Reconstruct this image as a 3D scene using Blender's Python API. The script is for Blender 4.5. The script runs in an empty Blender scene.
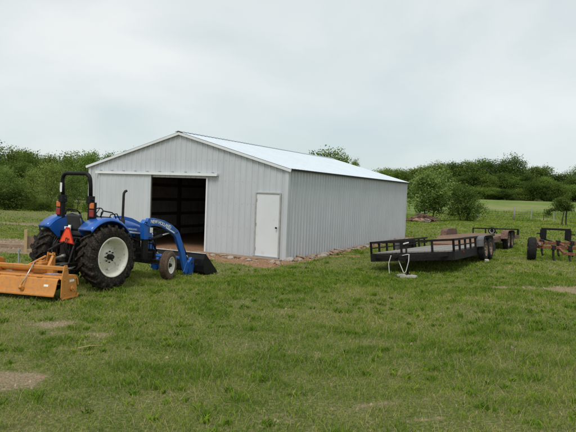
import bpy, math, random
import numpy as np
from mathutils import Vector, Matrix
random.seed(4)
rs = np.random.RandomState(7)
PI = math.pi
sc = bpy.context.scene
C = sc.collection

# ------------------------------------------------------------------ camera numbers
F_PX, PITCH, ROLL, CAM_H = 567.5, 0.042, 0.038, 2.196

def ray(u, v):
    X = u - 288; Y = v - 216
    cr, sr = math.cos(ROLL), math.sin(ROLL)
    a = X*cr + Y*sr; b = -X*sr + Y*cr
    c, s = math.cos(PITCH), math.sin(PITCH)
    return (a/F_PX, c - b/F_PX*s, -s - b/F_PX*c)

def gp(u, v, z=0.0):
    w = ray(u, v); t = (z - CAM_H)/w[2]
    return (w[0]*t, w[1]*t)

def hor(u):
    return 192.16 + (u - 288)*0.038

# ------------------------------------------------------------------ terrain
def sstep(a, b, x):
    t = np.clip((np.asarray(x, float) - a)/(b - a), 0, 1)
    return t*t*(3 - 2*t)

_h = np.random.RandomState(11).rand(256, 256)
def vnoise(x, y, s=1.0):
    x = np.asarray(x, float)/s + 1000; y = np.asarray(y, float)/s + 1000
    xi = np.floor(x).astype(int); yi = np.floor(y).astype(int)
    fx = x - xi; fy = y - yi
    fx = fx*fx*(3 - 2*fx); fy = fy*fy*(3 - 2*fy)
    g = lambda i, j: _h[i % 256, j % 256]
    return (g(xi, yi)*(1-fx) + g(xi+1, yi)*fx)*(1-fy) + (g(xi, yi+1)*(1-fx) + g(xi+1, yi+1)*fx)*fy

def fbm(x, y, s):
    return (vnoise(x, y, s) + .5*vnoise(x+37, y-11, s/2.1) + .25*vnoise(x-91, y+53, s/4.3))/1.75

YAW = 0.4792
KX, KY = -0.035, 18.18
SW, SL, SH, SP = 8.77, 13.66, 2.95, 4.16
cyw, syw = math.cos(YAW), math.sin(YAW)

def shed_local(x, y):
    dx = np.asarray(x, float) - KX; dy = np.asarray(y, float) - KY
    return dx*cyw - dy*syw, dx*syw + dy*cyw

def zg(x, y):
    x = np.asarray(x, float); y = np.asarray(y, float)
    z = .22*sstep(0, 1, (x - (2.7 + .27*(y - 15)))/3.2)
    z = z + 2.1*sstep(58, 116, y)*sstep(-8, 28, x) + .01*np.clip(y - 116, 0, 400)*sstep(-20, 40, x)
    z = z + .35*np.exp(-((y - 37)/2.5)**2)*sstep(-6, -14, x)
    u, v = shed_local(x, y)
    inside = sstep(-SW-1.2, -SW-.2, u)*sstep(1.2, .2, u)*sstep(-1.2, -.2, v)*sstep(SL+1.2, SL+.2, v)
    n = (fbm(x, y, 2.3) - .5)*.09 + (vnoise(x, y, 9) - .5)*.12 + (vnoise(x, y, 40)-.5)*.5*sstep(40, 90, y)
    near = np.exp(-(((x+3.3)/2.6)**2 + ((y-13)/3)**2))
    n = n*(1 - .85*near)
    z = z + n*(1 - inside)
    # wheel-rutted, slightly raised spoil in front of the big opening
    fw = (x+4.5)*.47 + (y-12.31)*.883; rr = np.abs((x+4.5)*.883 - (y-12.31)*.47)
    z = z - .028*np.clip(fw, 0, 3.6)*sstep(5.2, 3.8, fw)*sstep(2.6, 1.4, rr)
    z = z + .05*np.exp(-((u+3.2)/1.8)**2 - ((v+.9)/.5)**2)
    return z

def zgf(x, y): return float(zg(x, y))

PATCH = []   # worn patches: x, y, rx, ry, strength
def pp(u, v, rx, ry, s=1.0):
    x, y = gp(u, v); PATCH.append((x, y, rx, ry, s))
pp(8, 374, .42, .30, 1.0); pp(34, 370, .3, .16, .6)
pp(78, 322, .6, .2, .8); pp(55, 312, .5, .5, .45); pp(95, 332, .4, .12, .6)
pp(556, 299, .8, .3, 1.05); pp(150, 352, .5, .4, .3)
pp(395, 404, .30, .14, .75); pp(318, 400, .5, .25, .35); pp(380, 343, .6, .25, .5)
pp(430, 425, .25, .1, .6); pp(300, 352, .4, .2, .4); pp(505, 360, .5, .3, .3); pp(215, 398, .5, .3, .3)
pp(245, 300, .8, .3, .35); pp(330, 257, .8, .4, .8); pp(120, 395, .3, .2, .35); pp(462, 318, .7, .3, .35)
pp(230, 340, .5, .3, .3); pp(350, 310, .8, .3, .3); pp(40, 330, .35, .2, .4); pp(270, 415, .3, .15, .4)

def dirt(x, y):
    """0 = turf, 1 = bare earth"""
    x = np.asarray(x, float); y = np.asarray(y, float)
    nz = fbm(x, y, .8) - .5; nz2 = fbm(x+9, y+5, 3.1) - .5; nz3 = fbm(x-31, y+17, .22) - .5
    d = np.zeros_like(x)
    for (px, py, rx, ry, s) in PATCH:
        r = np.sqrt(((x-px)/rx)**2 + ((y-py)/ry)**2)
        d = np.maximum(d, s*sstep(1.7, .2, r + nz*2.6 + nz3*1.6))
    u, v = shed_local(x, y)
    # floor and apron
    fr = sstep(-2.15, -1.6, v + nz*1.3 + nz2*.5 + .05*np.clip(-u-2, 0, 3)) * sstep(-8.6, -5.6, u)*sstep(.9, .1, u)*sstep(SL+.3, SL, v)
    d = np.maximum(d, fr)
    inside = (u > -SW) & (u < 0) & (v > 0) & (v < SL)
    d = np.where(inside, 1.0, d)
    side = sstep(.95, .35, u + nz*.9)*sstep(-.4, .1, u)*sstep(-.6, 0, v)*sstep(SL+1, SL, v)
    d = np.maximum(d, side*.95)
    # levelled ground on the left, between the stakes and the far grass
    lf = sstep(16.3, 17.2, y + nz*1.5)*sstep(22.3, 20.8, y + nz*2 + nz2*2)*sstep(-5.2, -6.4, x + nz)
    d = np.maximum(d, lf*.95)
    bk = sstep(28.6, 29.4, y + nz2*3)*sstep(31.6, 30.6, y + nz2*3)*sstep(-9, -12, x)
    d = np.maximum(d, bk*.6)
    b2 = sstep(34.2, 35.4, y + nz2*2)*sstep(39, 37.5, y + nz2*2)*sstep(-7, -11, x)
    d = np.maximum(d, b2*.36)
    return np.clip(d, 0, 1)

# ------------------------------------------------------------------ materials
def new_mat(name):
    m = bpy.data.materials.new(name); m.use_nodes = True
    nt = m.node_tree
    return m, nt, nt.nodes, nt.links, nt.nodes['Principled BSDF']

def mat(name, c1, c2=None, rough=.6, metal=0.0, scale=6.0, bump=0.0, bscale=60.0, dirtc=None, damt=.35, detail=6.0, spec=None, stretch=None, coat=0.0):
    m, nt, N, L, B = new_mat(name)
    if c2 is None: c2 = tuple(v*.82 for v in c1)
    tc = N.new('ShaderNodeTexCoord'); mp = N.new('ShaderNodeMapping')
    L.new(tc.outputs['Object'], mp.inputs[0])
    if stretch: mp.inputs['Scale'].default_value = stretch
    n = N.new('ShaderNodeTexNoise'); n.inputs['Scale'].default_value = scale; n.inputs['Detail'].default_value = detail
    L.new(mp.outputs[0], n.inputs['Vector'])
    r = N.new('ShaderNodeMapRange'); r.inputs['From Min'].default_value = .35; r.inputs['From Max'].default_value = .65
    L.new(n.outputs[0], r.inputs[0])
    mx = N.new('ShaderNodeMix'); mx.data_type = 'RGBA'
    mx.inputs[6].default_value = (*c1, 1); mx.inputs[7].default_value = (*c2, 1)
    L.new(r.outputs[0], mx.inputs[0])
    out = mx.outputs[2]
    if dirtc:
        n2 = N.new('ShaderNodeTexNoise'); n2.inputs['Scale'].default_value = scale*2.7; n2.inputs['Detail'].default_value = 8
        L.new(mp.outputs[0], n2.inputs['Vector'])
        r2 = N.new('ShaderNodeMapRange'); r2.inputs['From Min'].default_value = .62 - damt*.4; r2.inputs['From Max'].default_value = .75 - damt*.25
        r2.inputs['To Max'].default_value = .9
        L.new(n2.outputs[0], r2.inputs[0])
        m2 = N.new('ShaderNodeMix'); m2.data_type = 'RGBA'; m2.inputs[7].default_value = (*dirtc, 1)
        L.new(out, m2.inputs[6]); L.new(r2.outputs[0], m2.inputs[0]); out = m2.outputs[2]
    L.new(out, B.inputs['Base Color'])
    B.inputs['Roughness'].default_value = rough; B.inputs['Metallic'].default_value = metal
    if spec is not None: B.inputs['Specular IOR Level'].default_value = spec
    if coat: B.inputs['Coat Weight'].default_value = coat; B.inputs['Coat Roughness'].default_value = .15
    if bump:
        nb = N.new('ShaderNodeTexNoise'); nb.inputs['Scale'].default_value = bscale; nb.inputs['Detail'].default_value = 5
        L.new(mp.outputs[0], nb.inputs['Vector'])
        b = N.new('ShaderNodeBump'); b.inputs['Strength'].default_value = bump; b.inputs['Distance'].default_value = .02
        L.new(nb.outputs[0], b.inputs['Height']); L.new(b.outputs[0], B.inputs['Normal'])
    return m

M = {}
M['blue'] = mat('blue_paint', (.008, .115, .47), (.010, .095, .40), rough=.32, coat=.4, dirtc=(.09, .075, .055), damt=.12, scale=3)
M['blackpaint'] = mat('black_paint', (.006, .006, .007), (.010, .009, .009), rough=.5, dirtc=(.04, .03, .02), damt=.08, spec=.22)
M['iron'] = mat('greasy_iron', (.010, .010, .010), (.022, .018, .015), rough=.65, dirtc=(.07, .05, .03), damt=.15, spec=.25)
M['rubber'] = mat('tyre_rubber', (.012, .0115, .011), (.024, .020, .017), rough=.9, scale=9, dirtc=(.085, .06, .04), damt=.3, bump=.3, spec=.2)
M['muddy'] = mat('muddy_rubber', (.10, .060, .038), (.05, .033, .024), rough=.9, scale=11, dirtc=(.14, .085, .05), damt=.5, bump=.4)
M['oldrubber'] = mat('weathered_rubber', (.010, .010, .010), (.018, .017, .016), rough=.85, scale=9, dirtc=(.06, .05, .04), damt=.12, bump=.2, spec=.2)
M['cream'] = mat('cream_paint', (.76, .74, .64), (.70, .67, .57), rough=.4, dirtc=(.35, .27, .18), damt=.08, scale=7)
M['orange'] = mat('orange_paint', (.58, .23, .035), (.52, .20, .035), rough=.5, dirtc=(.36, .19, .08), damt=.32, scale=7)
M['smv'] = mat('fluorescent_orange', (.95, .095, .02), (.85, .08, .02), rough=.5)
M['smvred'] = mat('dark_red_reflector', (.45, .012, .01), rough=.4)
M['amber'] = mat('amber_lens', (.62, .14, .02), rough=.25, coat=.5)
M['redlens'] = mat('red_lens', (.28, .012, .014), rough=.25, coat=.5)
M['seat'] = mat('seat_vinyl', (.02, .02, .021), (.03, .03, .03), rough=.55)
M['seatrim'] = mat('seat_piping', (.16, .19, .16), rough=.6)
M['white'] = mat('white_sticker', (.80, .80, .78), (.7, .7, .68), rough=.5)
M['chrome'] = mat('bright_rod', (.62, .62, .60), rough=.22, metal=.9)
M['steel'] = mat('scraped_steel', (.42, .41, .39), (.3, .28, .25), rough=.4, metal=.6, dirtc=(.16, .1, .06), damt=.3)
M['rust'] = mat('rusty_red_paint', (.20, .048, .022), (.10, .032, .018), rough=.8, scale=9, dirtc=(.24, .13, .07), damt=.35)
M['rustbrown'] = mat('brown_rust', (.13, .062, .042), (.085, .045, .032), rough=.8, scale=6, dirtc=(.20, .12, .08), damt=.4)
M['blackrust'] = mat('worn_black_steel', (.008, .0078, .0075), (.014, .011, .010), rough=.7, scale=8, dirtc=(.05, .028, .02), damt=.1, spec=.2)
M['rustrim'] = mat('rusty_wheel_rim', (.32, .25, .2), (.15, .09, .06), rough=.7, scale=9, dirtc=(.14, .06, .035), damt=.5)
M['galv'] = mat('dull_galvanised', (.42, .43, .43), (.34, .35, .35), rough=.45, metal=.4)
M['rope'] = mat('white_chain', (.72, .70, .66), rough=.6)
M['conc'] = mat('pale_block', (.50, .47, .42), (.42, .39, .34), rough=.9, bump=.4)
M['stone'] = mat('field_stone', (.38, .28, .21), (.29, .20, .14), rough=.9, scale=7, bump=.5, dirtc=(.28, .15, .09), damt=.4)
M['palestone'] = mat('pale_stone', (.42, .38, .33), (.32, .27, .22), rough=.9, scale=7, bump=.5)
M['bark'] = mat('bark', (.085, .066, .048), (.05, .04, .03), rough=.95, scale=9, bump=.6, stretch=(1, 1, .2))
M['darkglass'] = mat('tinted_gauge', (.03, .03, .035), rough=.15)
M['doorwhite'] = mat('door_white', (.68, .70, .71), (.64, .66, .67), rough=.45, scale=1.2, dirtc=(.6, .57, .52), damt=.02)
M['trim'] = mat('white_trim', (.74, .76, .77), (.68, .70, .71), rough=.4, scale=2)
M['greypanel'] = mat('dull_grey_fender', (.12, .125, .13), (.05, .05, .05), rough=.5, scale=5, dirtc=(.10, .07, .05), damt=.2)
M['doorframe'] = mat('door_frame_primer', (.42, .42, .40), rough=.6)

def wood_mat(name, c1, c2, c3=None):
    return mat(name, c1, c2, rough=.85, scale=5, stretch=(.6, 8, 8), bump=.25, dirtc=c3, damt=.35)
M['freshwood'] = wood_mat('new_pine', (.50, .36, .19), (.42, .29, .14))
M['greywood'] = wood_mat('weathered_plank', (.27, .26, .245), (.20, .19, .17), (.20, .16, .12))
M['redwood'] = wood_mat('rusty_stained_plank', (.20, .115, .068), (.13, .076, .046), (.27, .18, .115))
M['studwood'] = wood_mat('stud_lumber', (.12, .085, .055), (.08, .06, .045))  # old lumber, brown darkened further to carry the interior shade
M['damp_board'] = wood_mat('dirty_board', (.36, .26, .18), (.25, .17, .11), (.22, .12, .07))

def sheet_mat(name, c, c2, rough, metal=.0):
    """painted ribbed steel: broad uneven weathering, dusty splash towards nothing in particular, fine streaks"""
    m, nt, N, L, B = new_mat(name)
    tc = N.new('ShaderNodeTexCoord'); mp = N.new('ShaderNodeMapping'); mp.inputs['Scale'].default_value = (2.2, 2.2, .18)
    L.new(tc.outputs['Object'], mp.inputs[0])
    n = N.new('ShaderNodeTexNoise'); n.inputs['Scale'].default_value = 3; n.inputs['Detail'].default_value = 7
    L.new(mp.outputs[0], n.inputs['Vector'])
    mx = N.new('ShaderNodeMix'); mx.data_type = 'RGBA'; mx.inputs[6].default_value = (*c, 1); mx.inputs[7].default_value = (*c2, 1)
    r = N.new('ShaderNodeMapRange'); r.inputs['From Min'].default_value = .35; r.inputs['From Max'].default_value = .7
    L.new(n.outputs[0], r.inputs[0]); L.new(r.outputs[0], mx.inputs[0])
    n2 = N.new('ShaderNodeTexNoise'); n2.inputs['Scale'].default_value = .9; n2.inputs['Detail'].default_value = 2
    L.new(tc.outputs['Object'], n2.inputs['Vector'])
    hs = N.new('ShaderNodeHueSaturation'); r3 = N.new('ShaderNodeMapRange'); r3.inputs['To Min'].default_value = .93; r3.inputs['To Max'].default_value = 1.07
    L.new(n2.outputs[0], r3.inputs[0]); L.new(r3.outputs[0], hs.inputs['Value']); L.new(mx.outputs[2], hs.inputs['Color'])
    L.new(hs.outputs[0], B.inputs['Base Color'])
    B.inputs['Roughness'].default_value = rough; B.inputs['Metallic'].default_value = metal
    nb = N.new('ShaderNodeTexNoise'); nb.inputs['Scale'].default_value = 2.4; nb.inputs['Detail'].default_value = 2
    L.new(tc.outputs['Object'], nb.inputs['Vector'])
    b = N.new('ShaderNodeBump'); b.inputs['Strength'].default_value = .25; b.inputs['Distance'].default_value = .02
    L.new(nb.outputs[0], b.inputs['Height']); L.new(b.outputs[0], B.inputs['Normal'])
    return m
M['sheet'] = sheet_mat('ribbed_grey_sheet', (.54, .565, .585), (.49, .515, .54), .42, .05)
M['sheetdoor'] = sheet_mat('ribbed_grey_door_sheet', (.56, .595, .61), (.51, .545, .56), .42, .05)
M['roof'] = sheet_mat('ribbed_white_roof_sheet', (.60, .66, .70), (.55, .61, .66), .38, .0)

def leaf_mat(name, dark, light, trans=.35):
    m, nt, N, L, B = new_mat(name)
    at = N.new('ShaderNodeAttribute'); at.attribute_name = 'rnd'
    oi = N.new('ShaderNodeObjectInfo')
    mx = N.new('ShaderNodeMix'); mx.data_type = 'RGBA'; mx.inputs[6].default_value = (*dark, 1); mx.inputs[7].default_value = (*light, 1)
    L.new(at.outputs['Fac'], mx.inputs[0])
    hs = N.new('ShaderNodeHueSaturation')
    r1 = N.new('ShaderNodeMapRange'); r1.inputs['To Min'].default_value = .485; r1.inputs['To Max'].default_value = .515
    r2 = N.new('ShaderNodeMapRange'); r2.inputs['To Min'].default_value = .72; r2.inputs['To Max'].default_value = 1.4
    L.new(oi.outputs['Random'], r1.inputs[0]); L.new(r1.outputs[0], hs.inputs['Hue'])
    wn = N.new('ShaderNodeTexWhiteNoise'); wn.noise_dimensions = '1D'; L.new(oi.outputs['Random'], wn.inputs['W'])
    L.new(wn.outputs['Value'], r2.inputs[0]); L.new(r2.outputs[0], hs.inputs['Value'])
    L.new(mx.outputs[2], hs.inputs['Color'])
    N.remove(B)
    d = N.new('ShaderNodeBsdfDiffuse'); t = N.new('ShaderNodeBsdfTranslucent'); g = N.new('ShaderNodeBsdfGlossy')
    g.inputs['Roughness'].default_value = .5
    L.new(hs.outputs[0], d.inputs[0]); L.new(hs.outputs[0], t.inputs[0])
    ms = N.new('ShaderNodeMixShader'); ms.inputs[0].default_value = trans
    L.new(d.outputs[0], ms.inputs[1]); L.new(t.outputs[0], ms.inputs[2])
    ms2 = N.new('ShaderNodeMixShader'); ms2.inputs[0].default_value = .012
    g.inputs['Color'].default_value = (.6, .65, .6, 1)
    L.new(ms.outputs[0], ms2.inputs[1]); L.new(g.outputs[0], ms2.inputs[2])
    L.new(ms2.outputs[0], N['Material Output'].inputs[0])
    return m
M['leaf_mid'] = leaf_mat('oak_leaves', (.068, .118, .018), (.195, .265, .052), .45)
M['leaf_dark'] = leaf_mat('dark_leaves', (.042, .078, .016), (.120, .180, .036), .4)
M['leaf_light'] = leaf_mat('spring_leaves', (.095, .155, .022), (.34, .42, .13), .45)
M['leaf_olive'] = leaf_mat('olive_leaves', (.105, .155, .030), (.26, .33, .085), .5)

def grass_mat():
    m, nt, N, L, B = new_mat('grass_blades')
    at = N.new('ShaderNodeAttribute'); at.attribute_name = 'rnd'
    cr = N.new('ShaderNodeValToRGB'); e = cr.color_ramp.elements
    e[0].position = 0; e[0].color = (.050, .108, .012, 1)
    e[1].position = 1; e[1].color = (.48, .40, .24, 1)
    for p, c in ((.30, (.120, .210, .020)), (.55, (.215, .295, .036)), (.72, (.31, .31, .07)), (.88, (.42, .35, .16))):
        k = e.new(p); k.color = (*c, 1)
    L.new(at.outputs['Fac'], cr.inputs[0])
    N.remove(B)
    d = N.new('ShaderNodeBsdfDiffuse'); t = N.new('ShaderNodeBsdfTranslucent')
    L.new(cr.outputs[0], d.inputs[0]); L.new(cr.outputs[0], t.inputs[0])
    ms = N.new('ShaderNodeMixShader'); ms.inputs[0].default_value = .3
    L.new(d.outputs[0], ms.inputs[1]); L.new(t.outputs[0], ms.inputs[2])
    L.new(ms.outputs[0], N['Material Output'].inputs[0])
    return m
M['grass'] = grass_mat()

def ground_mat():
    m, nt, N, L, B = new_mat('pasture_soil_and_turf')
    geo = N.new('ShaderNodeNewGeometry')
    at = N.new('ShaderNodeAttribute'); at.attribute_name = 'dirt'
    def noise(s, d=6, rough=.6):
        n = N.new('ShaderNodeTexNoise'); n.inputs['Scale'].default_value = s; n.inputs['Detail'].default_value = d; n.inputs['Roughness'].default_value = rough
        L.new(geo.outputs['Position'], n.inputs['Vector']); return n
    def ramp(n, stops):
        r = N.new('ShaderNodeValToRGB'); e = r.color_ramp.elements
        e[0].position = stops[0][0]; e[0].color = (*stops[0][1], 1); e[1].position = stops[-1][0]; e[1].color = (*stops[-1][1], 1)
        for p, c in stops[1:-1]: k = e.new(p); k.color = (*c, 1)
        L.new(n, r.inputs[0]); return r.outputs[0]
    def mix(f, a, b):
        x = N.new('ShaderNodeMix'); x.data_type = 'RGBA'
        if isinstance(f, float): x.inputs[0].default_value = f
        else: L.new(f, x.inputs[0])
        L.new(a, x.inputs[6]); L.new(b, x.inputs[7]); return x.outputs[2]
    def mr(src, a, b):
        r = N.new('ShaderNodeMapRange'); r.inputs['From Min'].default_value = a; r.inputs['From Max'].default_value = b; L.new(src, r.inputs[0]); return r.outputs[0]
    g1 = ramp(noise(28, 8).outputs[0], [(.3, (.030, .032, .014)), (.43, (.07, .085, .022)), (.54, (.145, .145, .052)), (.66, (.30, .24, .13))])
    g2 = ramp(noise(.45, 5).outputs[0], [(.35, (.11, .155, .036)), (.5, (.145, .18, .048)), (.65, (.20, .19, .085))])
    gr = mix(.35, g1, g2)
    # dry, brownish far pasture tones
    dry = ramp(noise(.09, 4).outputs[0], [(.40, (.115, .175, .036)), (.52, (.17, .20, .058)), (.64, (.28, .24, .12))])
    dry = mix(.45, dry, ramp(noise(1.3, 9, .72).outputs[0], [(.32, (.07, .12, .02)), (.5, (.13, .20, .038)), (.68, (.24, .25, .085))]))
    sp = N.new('ShaderNodeSeparateXYZ'); L.new(geo.outputs['Position'], sp.inputs[0])
    gr = mix(mr(sp.outputs['Y'], 30, 60), gr, dry)
    s1 = ramp(noise(9, 8).outputs[0], [(.3, (.18, .075, .030)), (.5, (.30, .135, .058)), (.68, (.40, .23, .12))])
    s3 = ramp(noise(1.7, 8).outputs[0], [(.3, (.13, .105, .07)), (.5, (.22, .18, .12)), (.68, (.31, .26, .18))])
    s1 = mix(mr(sp.outputs['X'], -5.5, -7.0), s1, s3)
    s2 = ramp(noise(70, 4).outputs[0], [(.35, (.12, .07, .045)), (.6, (.34, .25, .17)), (.8, (.48, .40, .30))])
    so = mix(.4, s1, s2)
    st = ramp(noise(38, 10, .75).outputs[0], [(.32, (.09, .065, .035)), (.5, (.24, .19, .11)), (.66, (.45, .38, .26))])
    # straw close to the camera, reddish earth round the shed
    so = mix(mr(sp.outputs['Y'], 15.2, 13.8), so, st)
    nz = noise(9, 12, .78)
    ad = N.new('ShaderNodeMath'); ad.operation = 'MULTIPLY_ADD'; ad.inputs[1].default_value = .9
    L.new(nz.outputs[0], ad.inputs[0]); L.new(at.outputs['Fac'], ad.inputs[2])
    fac = mr(ad.outputs[0], .80, 1.05)
    L.new(mix(fac, gr, so), B.inputs['Base Color'])
    B.inputs['Roughness'].default_value = .95; B.inputs['Specular IOR Level'].default_value = .15
    b = N.new('ShaderNodeBump'); b.inputs['Strength'].default_value = .7; b.inputs['Distance'].default_value = .04
    L.new(noise(22, 8, .7).outputs[0], b.inputs['Height']); L.new(b.outputs[0], B.inputs['Normal'])
    return m
M['ground'] = ground_mat()

# ------------------------------------------------------------------ mesh helpers
class MB:
    def __init__(s): s.v = []; s.f = []; s.sm = []
    def add(s, vs, fs, smooth=False, T=None):
        o = len(s.v)
        for p in vs:
            p = Vector(p)
            if T is not None: p = T @ p
            s.v.append(tuple(p))
        for f in fs: s.f.append(tuple(i + o for i in f)); s.sm.append(smooth)
        return s
    def box(s, c, d, T=None, rot=None):
        hx, hy, hz = d[0]/2, d[1]/2, d[2]/2
        vs = [Vector((x, y, z)) for x in (-hx, hx) for y in (-hy, hy) for z in (-hz, hz)]
        if rot is not None: vs = [rot @ p for p in vs]
        vs = [p + Vector(c) for p in vs]
        return s.add(vs, [(0, 1, 3, 2), (4, 6, 7, 5), (0, 4, 5, 1), (2, 3, 7, 6), (0, 2, 6, 4), (1, 5, 7, 3)], False, T)
    def bar(s, p, q, w, h, up=(0, 0, 1), T=None):
        p = Vector(p); q = Vector(q); d = (q - p); L = d.length; d.normalize()
        up = Vector(up)
        if abs(d.dot(up)) > .99: up = Vector((1, 0, 0))
        sd = d.cross(up).normalized(); u2 = sd.cross(d)
        R = Matrix((d, sd, u2)).transposed()
        return s.box((p + q)/2, (L, w, h), T, R)
    def tube(s, pts, r, n=10, T=None, cap=True, closed=False):
        P = [Vector(p) for p in pts]; vs = []; fs = []
        rr = r if isinstance(r, (list, tuple)) else [r]*len(P)
        m = len(P); last = None
        for i, p in enumerate(P):
            if closed: d = (P[(i+1) % m] - P[i-1]).normalized()
            else: d = (P[min(i+1, m-1)] - P[max(i-1, 0)]).normalized()
            if last is None:
                a = Vector((0, 0, 1)) if abs(d.z) < .9 else Vector((1, 0, 0))
                x = d.cross(a).normalized()
            else:
                x = (last - d*last.dot(d)).normalized()
            last = x; y = d.cross(x)
            for k in range(n):
                t = 2*PI*k/n; vs.append(p + (x*math.cos(t) + y*math.sin(t))*rr[i])
        for i in range(m if closed else m-1):
            for k in range(n):
                a = i*n + k; b = i*n + (k+1) % n; j = ((i+1) % m)*n
                fs.append((a, b, j + (k+1) % n, j + k))
        s.add(vs, fs, True, T)
        if cap and not closed:
            o = len(s.v) - len(vs)
            s.f.append(tuple(o + k for k in range(n))[::-1]); s.sm.append(False)
            s.f.append(tuple(o + (m-1)*n + k for k in range(n))); s.sm.append(False)
        return s
    def cyl(s, p, q, r, n=16, T=None): return s.tube([p, q], r, n, T)
    def lathe(s, prof, n=40, T=None, smooth=True, closed=True):
        """profile of (radius, y) round the local y axis"""
        vs = []; fs = []; m = len(prof)
        for k in range(n):
            t = 2*PI*k/n
            for (r, y) in prof: vs.append((r*math.cos(t), y, r*math.sin(t)))
        for k in range(n):
            k2 = (k+1) % n
            for i in range(m if closed else m-1):
                j = (i+1) % m
                fs.append((k*m+i, k2*m+i, k2*m+j, k*m+j))
        return s.add(vs, fs, smooth, T)
    def prism(s, poly, y0, y1, T=None):
        n = len(poly)
        vs = [(x, y0, z) for x, z in poly] + [(x, y1, z) for x, z in poly]
        fs = [tuple(range(n)), tuple(range(2*n-1, n-1, -1))] + [(i, i+n, (i+1) % n + n, (i+1) % n) for i in range(n)]
        return s.add(vs, fs, False, T)
    def build(s, name, m, parent=None, bevel=0, seg=2):
        me = bpy.data.meshes.new(name); me.from_pydata(s.v, [], s.f); me.validate()
        if len(me.polygons) == len(s.sm): me.polygons.foreach_set('use_smooth', s.sm)
        me.materials.append(M[m] if isinstance(m, str) else m)
        import bmesh
        bm = bmesh.new(); bm.from_mesh(me); bmesh.ops.recalc_face_normals(bm, faces=bm.faces); bm.to_mesh(me); bm.free()
        o = bpy.data.objects.new(name, me); C.objects.link(o)
        if parent is not None: o.parent = parent
        if bevel:
            b = o.modifiers.new('bevel', 'BEVEL'); b.width = bevel; b.segments = seg; b.limit_method = 'ANGLE'; b.angle_limit = .6
        return o

def tag(o, label=None, cat=None, group=None, kind=None):
    if label: o['label'] = label
    if cat: o['category'] = cat
    if group: o['group'] = group
    if kind: o['kind'] = kind
    return o

def empty(name, loc, rot=(0, 0, 0)):
    o = bpy.data.objects.new(name, None); C.objects.link(o); o.location = loc; o.rotation_euler = rot
    o.empty_display_size = .2
    return o

def copy_tree(o, parent=None):
    c = o.copy(); C.objects.link(c); c.parent = parent
    for ch in [x for x in C.objects if x.parent == o]: copy_tree(ch, c)
    return c

def text(name, s, size, T, m, parent, bold=.0, sx=1.0):
    cu = bpy.data.curves.new(name, 'FONT'); cu.body = s; cu.size = size; cu.extrude = .0015; cu.offset = bold
    cu.align_x = 'LEFT'; cu.align_y = 'CENTER'
    t = bpy.data.objects.new('tmp', cu); C.objects.link(t)
    bpy.context.view_layer.update()
    me = bpy.data.meshes.new_from_object(t.evaluated_get(bpy.context.evaluated_depsgraph_get()))
    bpy.data.objects.remove(t)
    me.materials.clear(); me.materials.append(M[m]); me.transform(T @ Matrix.Diagonal((sx, 1, 1, 1)))
    o = bpy.data.objects.new(name, me); C.objects.link(o); o.parent = parent
    return o

# ------------------------------------------------------------------ ground
def axis(fine0, fine1, step, far0, far1):
    a = list(np.arange(fine0, fine1 + 1e-6, step)); s = step
    x = fine1
    while x < far1: s *= 1.13; x += s; a.append(x)
    s = step; x = fine0
    while x > far0: s *= 1.13; x -= s; a.insert(0, x)
    return np.array(a)
xs = axis(-14, 15, .16, -1500, 1500); ys = axis(2.5, 34, .16, -600, 2500)
GX, GY = np.meshgrid(xs, ys); GZ = zg(GX, GY)
nx, ny = len(xs), len(ys)
me = bpy.data.meshes.new('ground')
vv = np.stack([GX, GY, GZ], -1).reshape(-1, 3)
ii = (np.arange(ny-1)[:, None]*nx + np.arange(nx-1)[None, :]).ravel()
ff = np.stack([ii, ii+1, ii+nx+1, ii+nx], -1)
me.from_pydata(vv.tolist(), [], ff.tolist())
me.polygons.foreach_set('use_smooth', [True]*len(me.polygons))
at = me.attributes.new('dirt', 'FLOAT', 'POINT'); at.data.foreach_set('value', dirt(GX, GY).ravel().astype(np.float32))
me.materials.append(M['ground'])
go = bpy.data.objects.new('ground', me); C.objects.link(go); tag(go, kind='structure')

# ------------------------------------------------------------------ grass blades
def in_view(x, y, margin=.06):
    return np.abs(x) < (y*(.508 + margin) + .5)

def blades(x, y, h, w, rnd):
    n = len(x); z = zg(x, y) - .006
    az = rs.rand(n)*2*PI; lean = (.25 + 1.0*rs.rand(n))*h; fa = rs.rand(n)*2*PI
    dx, dy = np.cos(az)*lean, np.sin(az)*lean
    wx, wy = np.cos(fa)*w/2, np.sin(fa)*w/2
    hh = h*(.75 + .25*rs.rand(n))
    V = np.zeros((n, 5, 3), np.float32)
    V[:, 0] = np.stack([x-wx, y-wy, z], -1); V[:, 1] = np.stack([x+wx, y+wy, z], -1)
    V[:, 2] = np.stack([x+wx*.8+dx*.35, y+wy*.8+dy*.35, z+hh*.6], -1); V[:, 3] = np.stack([x-wx*.8+dx*.35, y-wy*.8+dy*.35, z+hh*.6], -1)
    V[:, 4] = np.stack([x+dx, y+dy, z+hh*.95], -1)
    return V, np.repeat(rnd, 5)

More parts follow.
